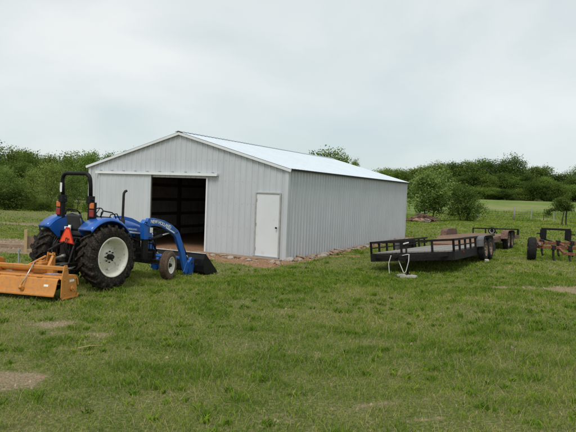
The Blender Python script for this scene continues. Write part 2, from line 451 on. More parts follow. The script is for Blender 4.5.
def strands(n, y0, y1, h, w, xr=None, mask=None):
    # area-uniform in the view wedge
    y = np.sqrt(rs.rand(n)*(y1*y1 - y0*y0) + y0*y0); x = (rs.rand(n)*2 - 1)*(y*.57 + 3.4)
    if xr is not None: k = (x > xr[0]*y) & (x < xr[1]*y); x, y = x[k], y[k]
    d = dirt(x, y); u, v = shed_local(x, y)
    thin = sstep(.56, .36, fbm(x+11, y+7, .35))*.25
    ok = (rs.rand(len(x)) > d*1.05 + thin) & ~((u > -SW-.05) & (u < .05) & (v > -.05) & (v < SL+.05))
    if mask is not None: ok &= mask(x, y)
    x, y = x[ok], y[ok]
    lush = fbm(x, y, 1.7); lush2 = fbm(x+50, y, .33)
    hh = h*(.50 + .30*sstep(.3, .75, lush)*(.5+rs.rand(len(x))) + .5*sstep(.5, .8, lush2))*(.6+.7*rs.rand(len(x)))
    dry = .45*sstep(.62, .40, fbm(x-20, y+70, 2.6)) + .55*sstep(.58, .40, fbm(x+11, y+7, .35))
    r = .02 + .42*rs.rand(len(x)) + .32*dry + .16*(1-lush2)
    straw = rs.rand(len(x)) < (.04 + .42*dry*dry + .5*dirt(x, y))
    r = np.where(straw, .72 + .28*rs.rand(len(x)), r)
    hh = np.where(straw, hh*.6, hh)
    ww = w*(.6 + .8*rs.rand(len(x)))
    return blades(x, y, hh, ww, np.clip(r, 0, 1))

parts = []
parts.append(strands(190000, 3.4, 9, .085, .0055))
parts.append(strands(205000, 9, 15, .085, .009))
parts.append(strands(180000, 15, 26, .085, .017))
parts.append(strands(150000, 26, 60, .12, .04, mask=lambda x, y: (x > .1*y) | (x < -.33*y)))
parts.append(strands(90000, 56, 75, .38, .05, xr=(.18, .57), mask=lambda x, y: fbm(x, y, 3) > .42))
# taller coarse tufts
tc_ = 260
ty = np.sqrt(rs.rand(tc_)*(22**2 - 4.6**2) + 4.6**2); tx = (rs.rand(tc_)*2-1)*ty*.56
k = dirt(tx, ty) < .3; tx, ty = tx[k], ty[k]
bx = np.repeat(tx, 34) + rs.randn(len(tx)*34)*.055; by = np.repeat(ty, 34) + rs.randn(len(tx)*34)*.055
bh = np.repeat(.07 + .08*rs.rand(len(tx)), 34)*(.6+.6*rs.rand(len(bx)))
u, v = shed_local(bx, by); k = ~((u > -SW-.1) & (u < .1) & (v > -.1))
bx, by, bh = bx[k], by[k], bh[k]
parts.append(blades(bx, by, bh, .008 + .0006*by, np.clip(.15 + .35*rs.rand(len(bx)), 0, 1)))
# broad-leaved weeds, flat rosettes
nw = 900; wy = np.sqrt(rs.rand(nw)*(16**2 - 4.5**2) + 4.5**2); wx_ = (rs.rand(nw)*2-1)*wy*.56
k = (dirt(wx_, wy) < .35) & (fbm(wx_, wy, 1.4) > .45); wx_, wy = wx_[k], wy[k]
bx = np.repeat(wx_, 14) + rs.randn(len(wx_)*14)*.03; by = np.repeat(wy, 14) + rs.randn(len(wx_)*14)*.03
parts.append(blades(bx, by, .05 + .04*rs.rand(len(bx)), .016 + .012*rs.rand(len(bx)), np.clip(.10 + .5*np.repeat(rs.rand(len(wx_)), 14), 0, 1)))
# dead stems
nd = 5000; wy = np.sqrt(rs.rand(nd)*(14**2 - 4.5**2) + 4.5**2); wx_ = (rs.rand(nd)*2-1)*wy*.56
parts.append(blades(wx_, wy, .10 + .08*rs.rand(nd), .004 + 0*wx_, .85 + .15*rs.rand(nd)))
def quadtri_mesh(name, parts):
    V = np.concatenate([p[0] for p in parts]).reshape(-1, 3); R = np.concatenate([p[1] for p in parts])
    n = len(V)//5; base = np.arange(n)*5
    me = bpy.data.meshes.new(name)
    me.vertices.add(n*5); me.vertices.foreach_set('co', V.ravel())
    loops = np.stack([base, base+1, base+2, base+3, base+3, base+2, base+4], -1).ravel()
    me.loops.add(len(loops)); me.loops.foreach_set('vertex_index', loops.astype(np.int32))
    st = np.stack([np.arange(n)*7, np.arange(n)*7 + 4], -1).ravel()
    me.polygons.add(2*n); me.polygons.foreach_set('loop_start', st.astype(np.int32))
    me.update(calc_edges=True)
    a = me.attributes.new('rnd', 'FLOAT', 'POINT'); a.data.foreach_set('value', R.astype(np.float32))
    return me
me = quadtri_mesh('grass', parts); me.materials.append(M['grass'])
o = bpy.data.objects.new('grass', me); C.objects.link(o)
tag(o, 'uneven green pasture grass with yellowed straw and worn patches', 'grass', kind='stuff')

# crumbs of soil and small stones where the turf is worn through
nq = 60000; cy_ = np.sqrt(rs.rand(nq)*(24**2 - 5**2) + 25); cx_ = (rs.rand(nq)*2-1)*cy_*.56; dd_ = dirt(cx_, cy_)
k = (rs.rand(nq) < np.clip(dd_*1.2 - .15, 0, 1)); u, v = shed_local(cx_, cy_); k &= ~((u > -SW) & (u < 0) & (v > 0)); cx_, cy_ = cx_[k], cy_[k]
n = len(cx_); r_ = (.006 + .022*rs.rand(n)**3)*(1 + cy_*.03); z_ = zg(cx_, cy_)
T0 = np.array([(1, 0, -.3), (-.5, .85, -.3), (-.5, -.85, -.3), (.1, .1, .9)])
V = np.stack([cx_, cy_, z_], -1)[:, None, :] + (T0[None] + rs.randn(n, 4, 3)*.25)*r_[:, None, None]
F = (np.arange(n)[:, None, None]*4 + np.array([(0, 2, 1), (0, 1, 3), (1, 2, 3), (2, 0, 3)])[None]).reshape(-1, 3)
me = bpy.data.meshes.new('soil_crumbs'); me.from_pydata(V.reshape(-1, 3).tolist(), [], F.tolist())
me.materials.append(mat('clods', (.27, .17, .10), (.40, .32, .22), rough=.95, scale=14)); o = bpy.data.objects.new('soil_crumbs', me); C.objects.link(o)
tag(o, 'brown crumbs of soil and grit on the bare patches', 'soil', kind='stuff')

# ------------------------------------------------------------------ trees
def leaf_mesh(name, pts, rnd, size, m, up=.35, rg=None):
    rg = rg or rs
    n = len(pts)
    N_ = rg.randn(n, 3); N_[:, 2] = np.abs(N_[:, 2]) + up; N_ /= np.linalg.norm(N_, axis=1)[:, None]
    A = np.cross(N_, rg.randn(n, 3)); A /= np.linalg.norm(A, axis=1)[:, None]; B = np.cross(N_, A)
    s = size*(.6 + .8*rg.rand(n))[:, None]
    V = np.stack([pts - A*s*.6, pts - B*s*.33 + N_*s*.05, pts + A*s*.6, pts + B*s*.33 + N_*s*.05], 1).astype(np.float32)
    me = bpy.data.meshes.new(name); me.vertices.add(n*4); me.vertices.foreach_set('co', V.ravel())
    me.loops.add(n*4); me.loops.foreach_set('vertex_index', np.arange(n*4, dtype=np.int32))
    me.polygons.add(n); me.polygons.foreach_set('loop_start', (np.arange(n)*4).astype(np.int32)); me.update(calc_edges=True)
    a = me.attributes.new('rnd', 'FLOAT', 'POINT'); a.data.foreach_set('value', np.repeat(rnd, 4).astype(np.float32))
    me.materials.append(M[m]); return me

def make_tree(name, H, W, base, nblob, nleaf, leaf, m, seed, trunk=.16, clump=.32, sparse=.0, stems=1, vert=1.0, top=0.0):
    """returns an empty with trunk (tapered, with limbs) and crown; height H, crown width W, crown starting at height base"""
    rg = np.random.RandomState(seed)
    root = empty(name, (0, 0, 0))
    blobs = []
    ch = H - base
    for i in range(nblob):
        t = (i + .5)/nblob
        z = base + ch*(.12 + .74*t)
        env = math.sin(PI*min(1, (.18 + .80*t)))**.7 if not top else (1 - t)**.6
        r = W*.5*max(.25, env)
        a = i*2.4 + rg.rand()*.8; q = r*(.25 + .55*rg.rand())
        br = W*(.17 + .13*rg.rand())
        blobs.append((math.cos(a)*q, math.sin(a)*q, z, br, br, br*(.85 + .3*rg.rand())*vert))
    bw = np.array([b[3]*b[4]*b[5] for b in blobs])**.7; bw /= bw.sum()
    nc = max(20, nleaf//26)
    bi = rg.choice(len(blobs), nc, p=bw); Bm = np.array(blobs)[bi]
    d = rg.randn(nc, 3); d /= np.linalg.norm(d, axis=1)[:, None]
    rad = (rg.rand(nc)**.38)[:, None]
    cc = Bm[:, :3] + d*rad*Bm[:, 3:6]*1.05
    cc[:, 2] = np.maximum(cc[:, 2], base*.6)
    crn = rg.rand(nc)
    ci = rg.randint(0, nc, nleaf)
    off = rg.randn(nleaf, 3)*clump*np.array([1, 1, .8])
    pts = cc[ci] + off
    pts[:, 2] = np.maximum(pts[:, 2], .05)
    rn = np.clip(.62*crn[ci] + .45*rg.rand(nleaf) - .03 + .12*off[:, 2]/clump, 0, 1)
    me = leaf_mesh('crown', pts, rn, leaf, m, rg=rg)
    c = bpy.data.objects.new('crown', me); C.objects.link(c); c.parent = root
    mb = MB()
    for s_ in range(stems):
        bx_, by_ = (0, 0) if stems == 1 else (math.cos(s_*2.2)*.25, math.sin(s_*2.2)*.25)
        zt = base + ch*.62
        P = []
        for q in range(6):
            t = q/5; P.append((bx_*(1+t*2) + (rg.rand()-.5)*.12*W*t, by_*(1+t*2) + (rg.rand()-.5)*.12*W*t, -.15 + (zt+.15)*t))
        R = [trunk*(1.25 if q == 0 else 1 - .8*q/5)/math.sqrt(stems) for q in range(6)]
        mb.tube(P, R, 8)
        for j, b in enumerate(blobs):
            if j % stems != s_: continue
            f = min(.95, max(.3, (b[2] - ch*.25)/zt)); i0 = min(4, int(f*5)); w = f*5 - i0
            p0 = Vector(P[i0]).lerp(Vector(P[i0+1]), w); p1 = Vector(b[:3])
            mid = p0.lerp(p1, .5) + Vector((0, 0, .08*(p1-p0).length))
            r0 = trunk*.42*(1-.5*f)
            mb.tube([p0, mid, p1], [r0, r0*.65, r0*.25], 6)
            for q in range(3):
                e = p1 + Vector(rg.randn(3))*b[3]*.5
                mb.tube([mid.lerp(p1, .5), e], [r0*.35, r0*.1], 4)
    mb.build('trunk', 'bark', root)
    return root

protos = {}
specs = {
 'broad_tree': [dict(H=8, W=6.6, base=.9, nblob=11, nleaf=12000, leaf=.22, m='leaf_mid', seed=s, clump=.42) for s in (1, 2, 3)],
 'dark_tree': [dict(H=8, W=6.0, base=.6, nblob=10, nleaf=11000, leaf=.21, m='leaf_dark', seed=s, clump=.40) for s in (11, 12)],
 'airy_tree': [dict(H=6.5, W=4.6, base=.7, nblob=11, nleaf=5500, leaf=.15, m='leaf_olive', seed=s, clump=.30, trunk=.10, stems=2) for s in (21, 22)],
 'shrub': [dict(H=3.0, W=3.8, base=.1, nblob=8, nleaf=6500, leaf=.13, m='leaf_mid', seed=s, clump=.24, trunk=.06, stems=3) for s in (31, 32)],
 'dark_shrub': [dict(H=3.0, W=3.4, base=.05, nblob=8, nleaf=6500, leaf=.13, m='leaf_dark', seed=s, clump=.24, trunk=.06, stems=3) for s in (41,)],
}
first = {}
for kname, L_ in specs.items():
    protos[kname] = [make_tree('tree' if 'tree' in kname else 'shrub', **q) for q in L_]
counters = {k: 0 for k in specs}
used = set()
def put_tree(kind, px, d, top, wpx, label, group, variant=None, sink=0.0):
    V = protos[kind]; i = counters[kind]; counters[kind] += 1
    vi = (i if variant is None else variant) % len(V)
    src = V[vi]; sp = specs[kind][vi]
    x = (px - 288)/F_PX*d; y = d; z = zgf(x, y)
    h = ((hor(px) - top)*d/F_PX + CAM_H - z)*(.92 if px < 300 else .965)
    w = wpx*d/F_PX
    if (kind, vi) in used: o = copy_tree(src)
    else: o = src; used.add((kind, vi))
    o.location = (x, y, z - sink); o.rotation_euler = (0, 0, random.random()*6.28)
    o.scale = (w/sp['W'], w/sp['W']*random.uniform(.92, 1.08), (h + sink)/sp['H'])
    tag(o, label, 'tree' if 'tree' in kind else 'bush', group)
    return o

# woods on the left, behind the levelled ground
LW = 'trees of the wood left of the shed'
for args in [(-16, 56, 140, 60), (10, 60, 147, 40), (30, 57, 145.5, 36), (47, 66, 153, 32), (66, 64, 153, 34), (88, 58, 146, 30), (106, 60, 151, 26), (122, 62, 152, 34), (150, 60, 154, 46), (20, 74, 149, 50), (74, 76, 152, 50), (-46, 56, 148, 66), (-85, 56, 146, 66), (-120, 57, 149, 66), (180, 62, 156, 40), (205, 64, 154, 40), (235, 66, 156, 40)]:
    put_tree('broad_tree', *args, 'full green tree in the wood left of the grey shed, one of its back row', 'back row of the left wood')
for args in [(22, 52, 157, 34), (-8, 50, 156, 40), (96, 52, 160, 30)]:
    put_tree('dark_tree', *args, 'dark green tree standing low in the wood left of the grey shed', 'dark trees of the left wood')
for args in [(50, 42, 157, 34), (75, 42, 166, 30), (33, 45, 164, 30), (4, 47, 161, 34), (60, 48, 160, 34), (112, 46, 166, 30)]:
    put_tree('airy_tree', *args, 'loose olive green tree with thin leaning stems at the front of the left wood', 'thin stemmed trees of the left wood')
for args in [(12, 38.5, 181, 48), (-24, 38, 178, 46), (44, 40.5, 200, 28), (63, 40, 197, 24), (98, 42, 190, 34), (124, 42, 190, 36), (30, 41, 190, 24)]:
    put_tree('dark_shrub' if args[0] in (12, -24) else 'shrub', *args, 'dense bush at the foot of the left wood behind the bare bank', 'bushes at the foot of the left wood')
put_tree('dark_tree', 131, 56, 145, 14, 'tiny dark tree top showing over the left slope of the roof', None, variant=0)
# trees seen over the roof
put_tree('broad_tree', 336, 69, 152.5, 44, 'broad leafy crown merging with the dark round one above the roof', None, variant=1)
put_tree('dark_tree', 323, 66, 149.5, 52, 'dark round tree crown showing above the white roof', None, variant=1)
put_tree('broad_tree', 352, 72, 160, 18, 'small tree top just right of the dark crown above the roof', None, variant=0)
# hill wood on the right
RB = 'back row of the hill wood'
sky_r = [(376, 170, 26), (390, 167, 22), (404, 169, 26), (418, 166, 26), (434, 163, 28), (450, 160, 30), (466, 159, 30), (482, 159, 28), (497, 159, 24), (511, 156, 26), (526, 165, 26), (541, 164, 28), (556, 174, 24), (576, 168, 30), (596, 166, 34), (620, 165, 36), (646, 164, 36), (672, 166, 36)]
for i, (px, top, w) in enumerate(sky_r):
    put_tree('dark_tree' if i % 3 == 2 else 'broad_tree', px, 128 + (i*7) % 9, top, w + 8, 'tree on the skyline of the wooded hill behind the trailers', RB)
for i in range(17):
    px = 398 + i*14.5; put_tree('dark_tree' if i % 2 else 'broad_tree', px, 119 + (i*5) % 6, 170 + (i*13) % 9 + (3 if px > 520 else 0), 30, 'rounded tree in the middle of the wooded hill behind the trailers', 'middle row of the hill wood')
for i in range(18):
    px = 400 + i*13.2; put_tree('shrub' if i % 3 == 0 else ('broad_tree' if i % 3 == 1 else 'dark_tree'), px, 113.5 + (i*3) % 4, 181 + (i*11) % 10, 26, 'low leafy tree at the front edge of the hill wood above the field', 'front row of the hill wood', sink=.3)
# two field trees right of the shed
t1 = make_tree('tree', H=4.6, W=3.9, base=.9, nblob=15, nleaf=9500, leaf=.16, m='leaf_light', seed=55, clump=.22, trunk=.09, stems=2)
t1.location = (12.75, 51.5, zgf(12.75, 51.5)); t1.scale = (1.16, 1.1, 1.02); tag(t1, 'bright light green tree with loose crown just right of the shed', 'tree')
t2 = make_tree('tree', H=3.1, W=3.3, base=.25, nblob=11, nleaf=10000, leaf=.10, m='leaf_dark', seed=58, clump=.17, trunk=.08, stems=2)
t2.location = (15.9, 51.5, zgf(15.9, 51.5)); t2.scale = (1.1, 1.1, .97); tag(t2, 'low dark spreading tree right of the light green field tree', 'tree')
# small umbrella-shaped thorn bush near the fence at the right
t3 = make_tree('shrub', H=1.0, W=2.0, base=.1, nblob=5, nleaf=4500, leaf=.09, m='leaf_dark', seed=61, clump=.12, trunk=.05)
for ch in list(C.objects):
    if ch.parent == t3:
        if ch.name.startswith('crown'): ch.location = (0, 0, 1.15); crown3 = ch
        else: trunk3 = ch
bpy.data.objects.remove(trunk3)
mb = MB(); mb.tube([(-.1, 0, -.1), (-.05, 0, .6), (.1, 0, 1.6)], [.05, .04, .02], 7); mb.tube([(.25, 0, -.1), (.22, .1, .7), (.2, 0, 1.6)], [.05, .04, .02], 7)
mb.tube([(-.05, 0, 1.1), (-.7, 0, 1.35), (-1.25, 0, .95)], [.035, .03, .02], 6); mb.build('trunk', 'bark', t3)
pts = np.concatenate([np.array([(-1.2, 0, .95)]) + rs.randn(350, 3)*np.array([.14, .12, .16]), np.array([(-.9, 0, 1.25)]) + rs.randn(250, 3)*np.array([.2, .12, .08])])
c = bpy.data.objects.new('hanging_branch', leaf_mesh('hanging_branch', pts, rs.rand(len(pts)), .09, 'leaf_dark')); C.objects.link(c); c.parent = t3
t3.scale = (1.15, 1.15, 1.05); t3.location = (24.5, 50.5, zgf(24.6, 50.5)); tag(t3, 'small flat topped dark bush on bare stems beside the field fence', 'bush')

# ------------------------------------------------------------------ the shed
shed = empty('metal_shed', (KX, KY, 0), (0, 0, -YAW))
tag(shed, 'long pale grey ribbed metal shed with white roof and open sliding door', 'shed')
RIB = .2286
def profile(s0, s1, hmaj=.022, extra=()):
    out = []
    k0 = int(math.floor(s0/RIB)) - 1
    pts = set([s0, s1]) | set(extra)
    def off(s):
        q = (s/RIB) - math.floor(s/RIB); q = min(q, 1-q)*RIB
        if q <= .013: return hmaj
        if q <= .032: return hmaj*(.032-q)/.019
        m_ = abs(((s/RIB) - math.floor(s/RIB))*RIB - RIB/3); m2 = abs(((s/RIB) - math.floor(s/RIB))*RIB - 2*RIB/3)
        if min(m_, m2) < .008: return hmaj*.18
        return 0.0
    k = k0
    while k*RIB < s1 + RIB:
        for d in (-.032, -.013, .013, .032, RIB/3-.009, RIB/3, RIB/3+.009, 2*RIB/3-.009, 2*RIB/3, 2*RIB/3+.009):
            q = k*RIB + d
            if s0 < q < s1: pts.add(round(q, 5))
        k += 1
    return [(s, off(s)) for s in sorted(pts)]

def sheet(mb, prof, P, zb, zt):
    vs = []; fs = []
    for (s, o_) in prof: vs.append(P(s, o_, zb(s))); vs.append(P(s, o_, zt(s)))
    for i in range(len(prof)-1): fs.append((2*i, 2*i+2, 2*i+3, 2*i+1))
    mb.add(vs, fs)

rake = lambda a: SH + (SP - SH)*(1 - abs(a - SW/2)/(SW/2)) - .03
# gable (a = distance leftwards from the near corner)
Pg = lambda s, o_, z: (-s, -o_, z)
DL, DR = .228, 1.148   # walk-in door jambs
OL, OR_ = 3.14, 5.61   # big opening
mb = MB()
zero = lambda a: -.03
sheet(mb, profile(0, DL), Pg, zero, rake)
sheet(mb, profile(DL, DR), Pg, lambda a: 2.15, rake)
sheet(mb, profile(DR, OL), Pg, zero, rake)
sheet(mb, profile(OL, OR_, extra=(SW/2,)), Pg, lambda a: 2.56, rake)
sheet(mb, profile(OR_, SW), Pg, zero, rake)
for z in (.12, .95, 1.75, 2.5, 3.2):
    for k in range(int(SW/RIB)):
        a = (k+.5)*RIB
        if not (DL-.05 < a < DR+.05 or OL-.05 < a < 8.2 and z < 2.9) and z < rake(a)-.2: mb.box((-a, -.004, z), (.016, .012, .016))
mb.build('gable_wall', 'sheet', shed)
mb = MB(); sheet(mb, profile(0, SL, .034), lambda s, o_, z: (o_, s, z), lambda s: -.03, lambda s: SH-.01)
for z in (.12, .95, 1.75, 2.5):
    for k in range(int(SL/RIB)): mb.box((.004, (k+.5)*RIB, z), (.012, .016, .016))
mb.build('side_wall', 'sheet', shed)
mb = MB(); sheet(mb, profile(0, SL), lambda s, o_, z: (-SW-o_, s, z), lambda s: -.03, lambda s: SH-.01); mb.build('side_wall', 'sheet', shed)
mb = MB(); sheet(mb, profile(0, SW, extra=(SW/2,)), lambda s, o_, z: (-s, SL+o_, z), zero, rake); mb.build('back_wall', 'sheet', shed)
# unpainted inner face of the sheeting, toned darker so the interior looks shaded
INN = mat('shade_toned_inner_face', (.42, .41, .39), (.34, .33, .31), rough=.7, scale=3, spec=.2)
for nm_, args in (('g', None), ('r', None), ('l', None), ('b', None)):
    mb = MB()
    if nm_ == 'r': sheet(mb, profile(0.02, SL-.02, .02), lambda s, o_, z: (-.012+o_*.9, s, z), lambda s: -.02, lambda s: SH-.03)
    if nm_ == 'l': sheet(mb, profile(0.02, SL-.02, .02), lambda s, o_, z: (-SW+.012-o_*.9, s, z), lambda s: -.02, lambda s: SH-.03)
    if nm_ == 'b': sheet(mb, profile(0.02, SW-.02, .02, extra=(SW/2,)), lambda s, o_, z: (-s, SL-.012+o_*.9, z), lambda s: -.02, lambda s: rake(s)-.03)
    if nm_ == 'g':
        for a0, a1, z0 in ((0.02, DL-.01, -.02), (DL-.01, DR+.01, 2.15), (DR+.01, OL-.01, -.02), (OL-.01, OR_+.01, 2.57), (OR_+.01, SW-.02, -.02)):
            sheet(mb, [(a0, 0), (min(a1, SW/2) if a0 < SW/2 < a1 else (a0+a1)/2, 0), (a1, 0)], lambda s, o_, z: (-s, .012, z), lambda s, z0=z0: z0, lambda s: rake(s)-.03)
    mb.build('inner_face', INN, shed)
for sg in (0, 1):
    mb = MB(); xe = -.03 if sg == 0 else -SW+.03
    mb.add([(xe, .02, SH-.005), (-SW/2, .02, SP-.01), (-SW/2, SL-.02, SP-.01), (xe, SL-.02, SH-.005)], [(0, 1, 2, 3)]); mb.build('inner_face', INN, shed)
# roof slopes
for side in (0, 1):
    mb = MB(); vs = []; fs = []; pr = profile(-.085, SL+.10, .02)
    xe = .12 if side == 0 else -SW-.12
    slope = (SP-SH)/(SW/2)
    ze = SH - slope*.12 + .02; zr = SP + .02
    for s, o_ in pr: vs.append((xe, s, ze+o_)); vs.append((-SW/2, s, zr+o_))
    for i in range(len(pr)-1): fs.append((2*i, 2*i+2, 2*i+3, 2*i+1))
    mb.add(vs, fs)
    for t in (.06, .28, .5, .72, .94):
        for k in range(int(SL/RIB)): mb.box((xe + (-SW/2-xe)*t, (k+.5)*RIB, ze+(zr-ze)*t+.006), (.02, .016, .012))
    mb.build('roof', 'roof', shed)
mb = MB()
for sg in (-1, 1): mb.bar((-SW/2 + sg*.07, -.12, SP+.035), (-SW/2 + sg*.07, SL+.12, SP+.035), .16, .012, up=(sg*.27, 0, 1))
for k in range(60):
    s = .05 + k*RIB
    mb.cyl((-SW/2+.13, s, SP+.03), (-SW/2+.13, s, SP+.055), .013, 6)
mb.build('ridge_cap', 'roof', shed)
# rake and corner trims, dark strips for the eave shadow
def trimbar(p, q, w, h, name='trim', up=(0, 0, 1), m='trim'):
    b = MB(); b.bar(p, q, w, h, up); return b.build(name, m, shed, .004)
sl = (SP-SH)/(SW/2)
trimbar((.13, -.075, SH - sl*.13 - .04), (-SW/2-.012, -.075, SP-.04+.003), .04, .085, 'rake_trim')
trimbar((-SW-.11, -.078, SH - sl*.11 - .04), (-SW/2+.012, -.078, SP-.04+.003), .04, .085, 'rake_trim')
trimbar((.135, -.05, SH-.035), (.135, SL+.1, SH-.035), .02, .06, 'eave_shadow_strip', m='iron')  # dark bar stands in for the shadow gap under the roof edge
trimbar((-SW-.135, -.05, SH-.035), (-SW-.135, SL+.1, SH-.035), .02, .06, 'eave_shadow_strip', m='iron')
b = MB(); b.box((-.045, -.026, SH/2-.03), (.13, .012, SH-.02)); b.box((.026, .04, SH/2-.03), (.012, .13, SH-.02)); b.build('corner_trim', 'sheet', shed, .003)
b = MB(); b.box((-SW+.045, -.026, SH/2-.03), (.13, .012, SH-.02)); b.build('corner_trim', 'sheet', shed, .003)
b = MB(); b.box((.026, SL-.04, SH/2-.03), (.012, .13, SH-.02)); b.build('corner_trim', 'sheet', shed, .003)
# opening jambs and header
trimbar((-OL+.01, -.03, .0), (-OL+.01, -.03, 2.58), .06, .06, 'opening_jamb', m='trim')
trimbar((-OR_-.01, -.005, .0), (-OR_-.01, -.005, 2.58), .03, .04, 'opening_jamb', m='studwood')
# track
b = MB(); b.box((-(2.67+8.32)/2, -.085, 2.70), (5.65, .11, .075)); b.box((-(2.67+8.32)/2, -.143, 2.66), (5.65, .006, .03)); b.build('door_track', 'trim', shed, .006)
for k in range(10):
    b = MB(); b.box((-2.9-k*.58, -.06, 2.755), (.05, .08, .04)); b.build('track_bracket', 'galv', shed)
# sliding door, slid open to the left
sd = MB(); sheet(sd, profile(5.64, 8.14, .014), lambda s, o_, z: (-s, -.075-o_, z), lambda s: .06, lambda s: 2.655)
sdo = sd.build('sliding_door', 'sheetdoor', shed)
b = MB()
for a in (5.62, 8.16): b.box((-a, -.07, 1.36), (.06, .05, 2.60))
b.box((-6.89, -.055, .09), (2.5, .03, .06)); b.build('door_edging', 'sheetdoor', sdo, .004)
# walk-in door
b = MB(); b.box((-(DL+DR)/2, -.022, 1.10), (.86, .045, 2.04)); wd = b.build('door', 'doorwhite', shed, .004)
b = MB()
b.box((-DL-.005, -.03, 1.09), (.05, .08, 2.12)); b.box((-DR+.005, -.03, 1.09), (.05, .08, 2.12)); b.box((-(DL+DR)/2, -.03, 2.145), (DR-DL-.04, .08, .045))
b.build('door_frame', 'doorframe', wd, .004)
b = MB(); b.cyl((-DL-.10, -.04, 1.03), (-DL-.10, -.09, 1.03), .014, 10); b.tube([(-DL-.10, -.085, 1.03), (-DL-.10, -.10, 1.03), (-DL-.10, -.125, 1.03), (-DL-.10, -.135, 1.03)], [.02, .032, .03, .012], 12); b.build('handle', 'blackpaint', wd)
for z in (.3, 1.1, 1.9):
    b = MB(); b.box((-DR+.045, -.048, z), (.02, .012, .1)); b.build('hinge', 'galv', wd)
b = MB(); b.box((-(DL+DR)/2, -.05, .05), (DR-DL+.04, .12, .06)); b.build('threshold', 'galv', wd, .004)
# inside framing, seen through the opening
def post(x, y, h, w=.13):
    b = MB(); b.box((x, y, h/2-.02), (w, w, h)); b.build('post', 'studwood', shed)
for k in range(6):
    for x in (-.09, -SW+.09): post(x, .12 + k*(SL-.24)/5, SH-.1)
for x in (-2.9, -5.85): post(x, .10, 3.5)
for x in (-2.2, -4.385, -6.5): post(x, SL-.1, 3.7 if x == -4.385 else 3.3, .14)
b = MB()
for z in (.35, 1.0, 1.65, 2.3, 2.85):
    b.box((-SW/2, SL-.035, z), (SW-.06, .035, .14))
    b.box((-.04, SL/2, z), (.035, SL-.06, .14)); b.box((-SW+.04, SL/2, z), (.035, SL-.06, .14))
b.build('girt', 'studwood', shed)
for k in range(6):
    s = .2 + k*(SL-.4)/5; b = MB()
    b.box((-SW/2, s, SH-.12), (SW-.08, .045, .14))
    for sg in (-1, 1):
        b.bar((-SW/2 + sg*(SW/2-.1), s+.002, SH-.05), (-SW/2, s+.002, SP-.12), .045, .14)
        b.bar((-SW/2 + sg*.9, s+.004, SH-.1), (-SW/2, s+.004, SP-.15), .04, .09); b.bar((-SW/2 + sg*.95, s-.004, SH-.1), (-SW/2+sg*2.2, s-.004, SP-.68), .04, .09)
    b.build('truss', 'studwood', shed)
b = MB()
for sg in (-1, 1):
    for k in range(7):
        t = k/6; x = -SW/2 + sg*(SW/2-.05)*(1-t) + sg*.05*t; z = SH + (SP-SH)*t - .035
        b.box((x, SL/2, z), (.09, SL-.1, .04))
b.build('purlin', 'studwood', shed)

def sh(a, b_, z=0):   # shed coordinates -> world
    x = -a; y = b_
    return (KX + x*cyw + y*syw, KY - x*syw + y*cyw, z)
# stored things inside
def thing_mesh(mbx, name, m, loc, rot, label, cat, group=None, bevel=0):
    o = mbx.build(name, m, None, bevel); o.location = loc; o.rotation_euler = rot; return tag(o, label, cat, group)
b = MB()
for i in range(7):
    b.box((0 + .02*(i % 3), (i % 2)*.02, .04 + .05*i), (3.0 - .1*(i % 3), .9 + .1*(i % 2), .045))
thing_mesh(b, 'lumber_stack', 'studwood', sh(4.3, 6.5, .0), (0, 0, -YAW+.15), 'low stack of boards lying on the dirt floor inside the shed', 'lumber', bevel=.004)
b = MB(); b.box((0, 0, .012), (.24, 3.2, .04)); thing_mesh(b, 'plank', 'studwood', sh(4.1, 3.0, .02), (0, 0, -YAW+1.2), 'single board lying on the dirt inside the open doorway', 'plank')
# boards on the ground in front of the walk-in door
for i, (a, b_, ln, w, rz, lab) in enumerate([(1.15, -.34, 2.3, .19, .02, 'long dirty board lying against the sill of the white door'),
    (1.5, -.66, 1.7, .14, -.06, 'short dirty board lying in front of the long one by the white door'),
    (2.55, -.42, 1.2, .14, .12, 'stub of board in the dirt between the white door and opening')]):
    b = MB(); b.box((0, 0, .02), (ln, w, .045)); x, y, _ = sh(a, b_)
    thing_mesh(b, 'board', 'damp_board', (x, y, zgf(x, y)+.012), (.0, .02, -YAW+rz), lab, 'board', 'boards in front of the walk-in door', .004)

def rock(r, seed, flat=.6):
    rg = np.random.RandomState(seed); import bmesh
    bm = bmesh.new(); bmesh.ops.create_icosphere(bm, subdivisions=2, radius=1)
    pl = rg.randn(7, 3); pl /= np.linalg.norm(pl, axis=1)[:, None]; dd = .62 + .25*rg.rand(7)
    for v_ in bm.verts:
        co = np.array(v_.co)
        for q in range(7):
            e = co @ pl[q]
            if e > dd[q]: co = co - pl[q]*(e-dd[q])
        co = co*(1 + .06*rg.randn()); co[2] *= flat; v_.co = co*r
    me = bpy.data.meshes.new('rock'); bm.to_mesh(me); bm.free(); return me
rocks = []
for i in range(5):
    me = rock(1.0, 70+i); me.materials.append(M['stone' if i % 3 else 'palestone']); rocks.append(me)
for i in range(112):
    if i < 92:
        s = (i + random.random())/92*SL*.95 - .15; u_ = .14 + random.random()**1.5*.36
        x, y, _ = sh(-u_, s); g = 'stones along the side wall'; lab = 'small brown stone in the loose row along the shed side wall'
    else:
        a = -.35 + (i-92)*.135; x, y, _ = sh(a, -.62 - random.random()*.5); g = 'stones before the walk-in door'; lab = 'small stone in the dirt before the white walk-in door'
    o = bpy.data.objects.new('stone', rocks[i % 5]); C.objects.link(o)
    r = random.uniform(.06, .12) if i % 6 else random.uniform(.11, .17)
    if i >= 92: r = random.uniform(.045, .10)
    o.scale = (r*random.uniform(1, 1.6), r, r*random.uniform(.7, 1)); o.location = (x, y, zgf(x, y) + r*.25); o.rotation_euler = (random.random()*.4, 0, random.random()*6)
    tag(o, lab, 'stone', g)

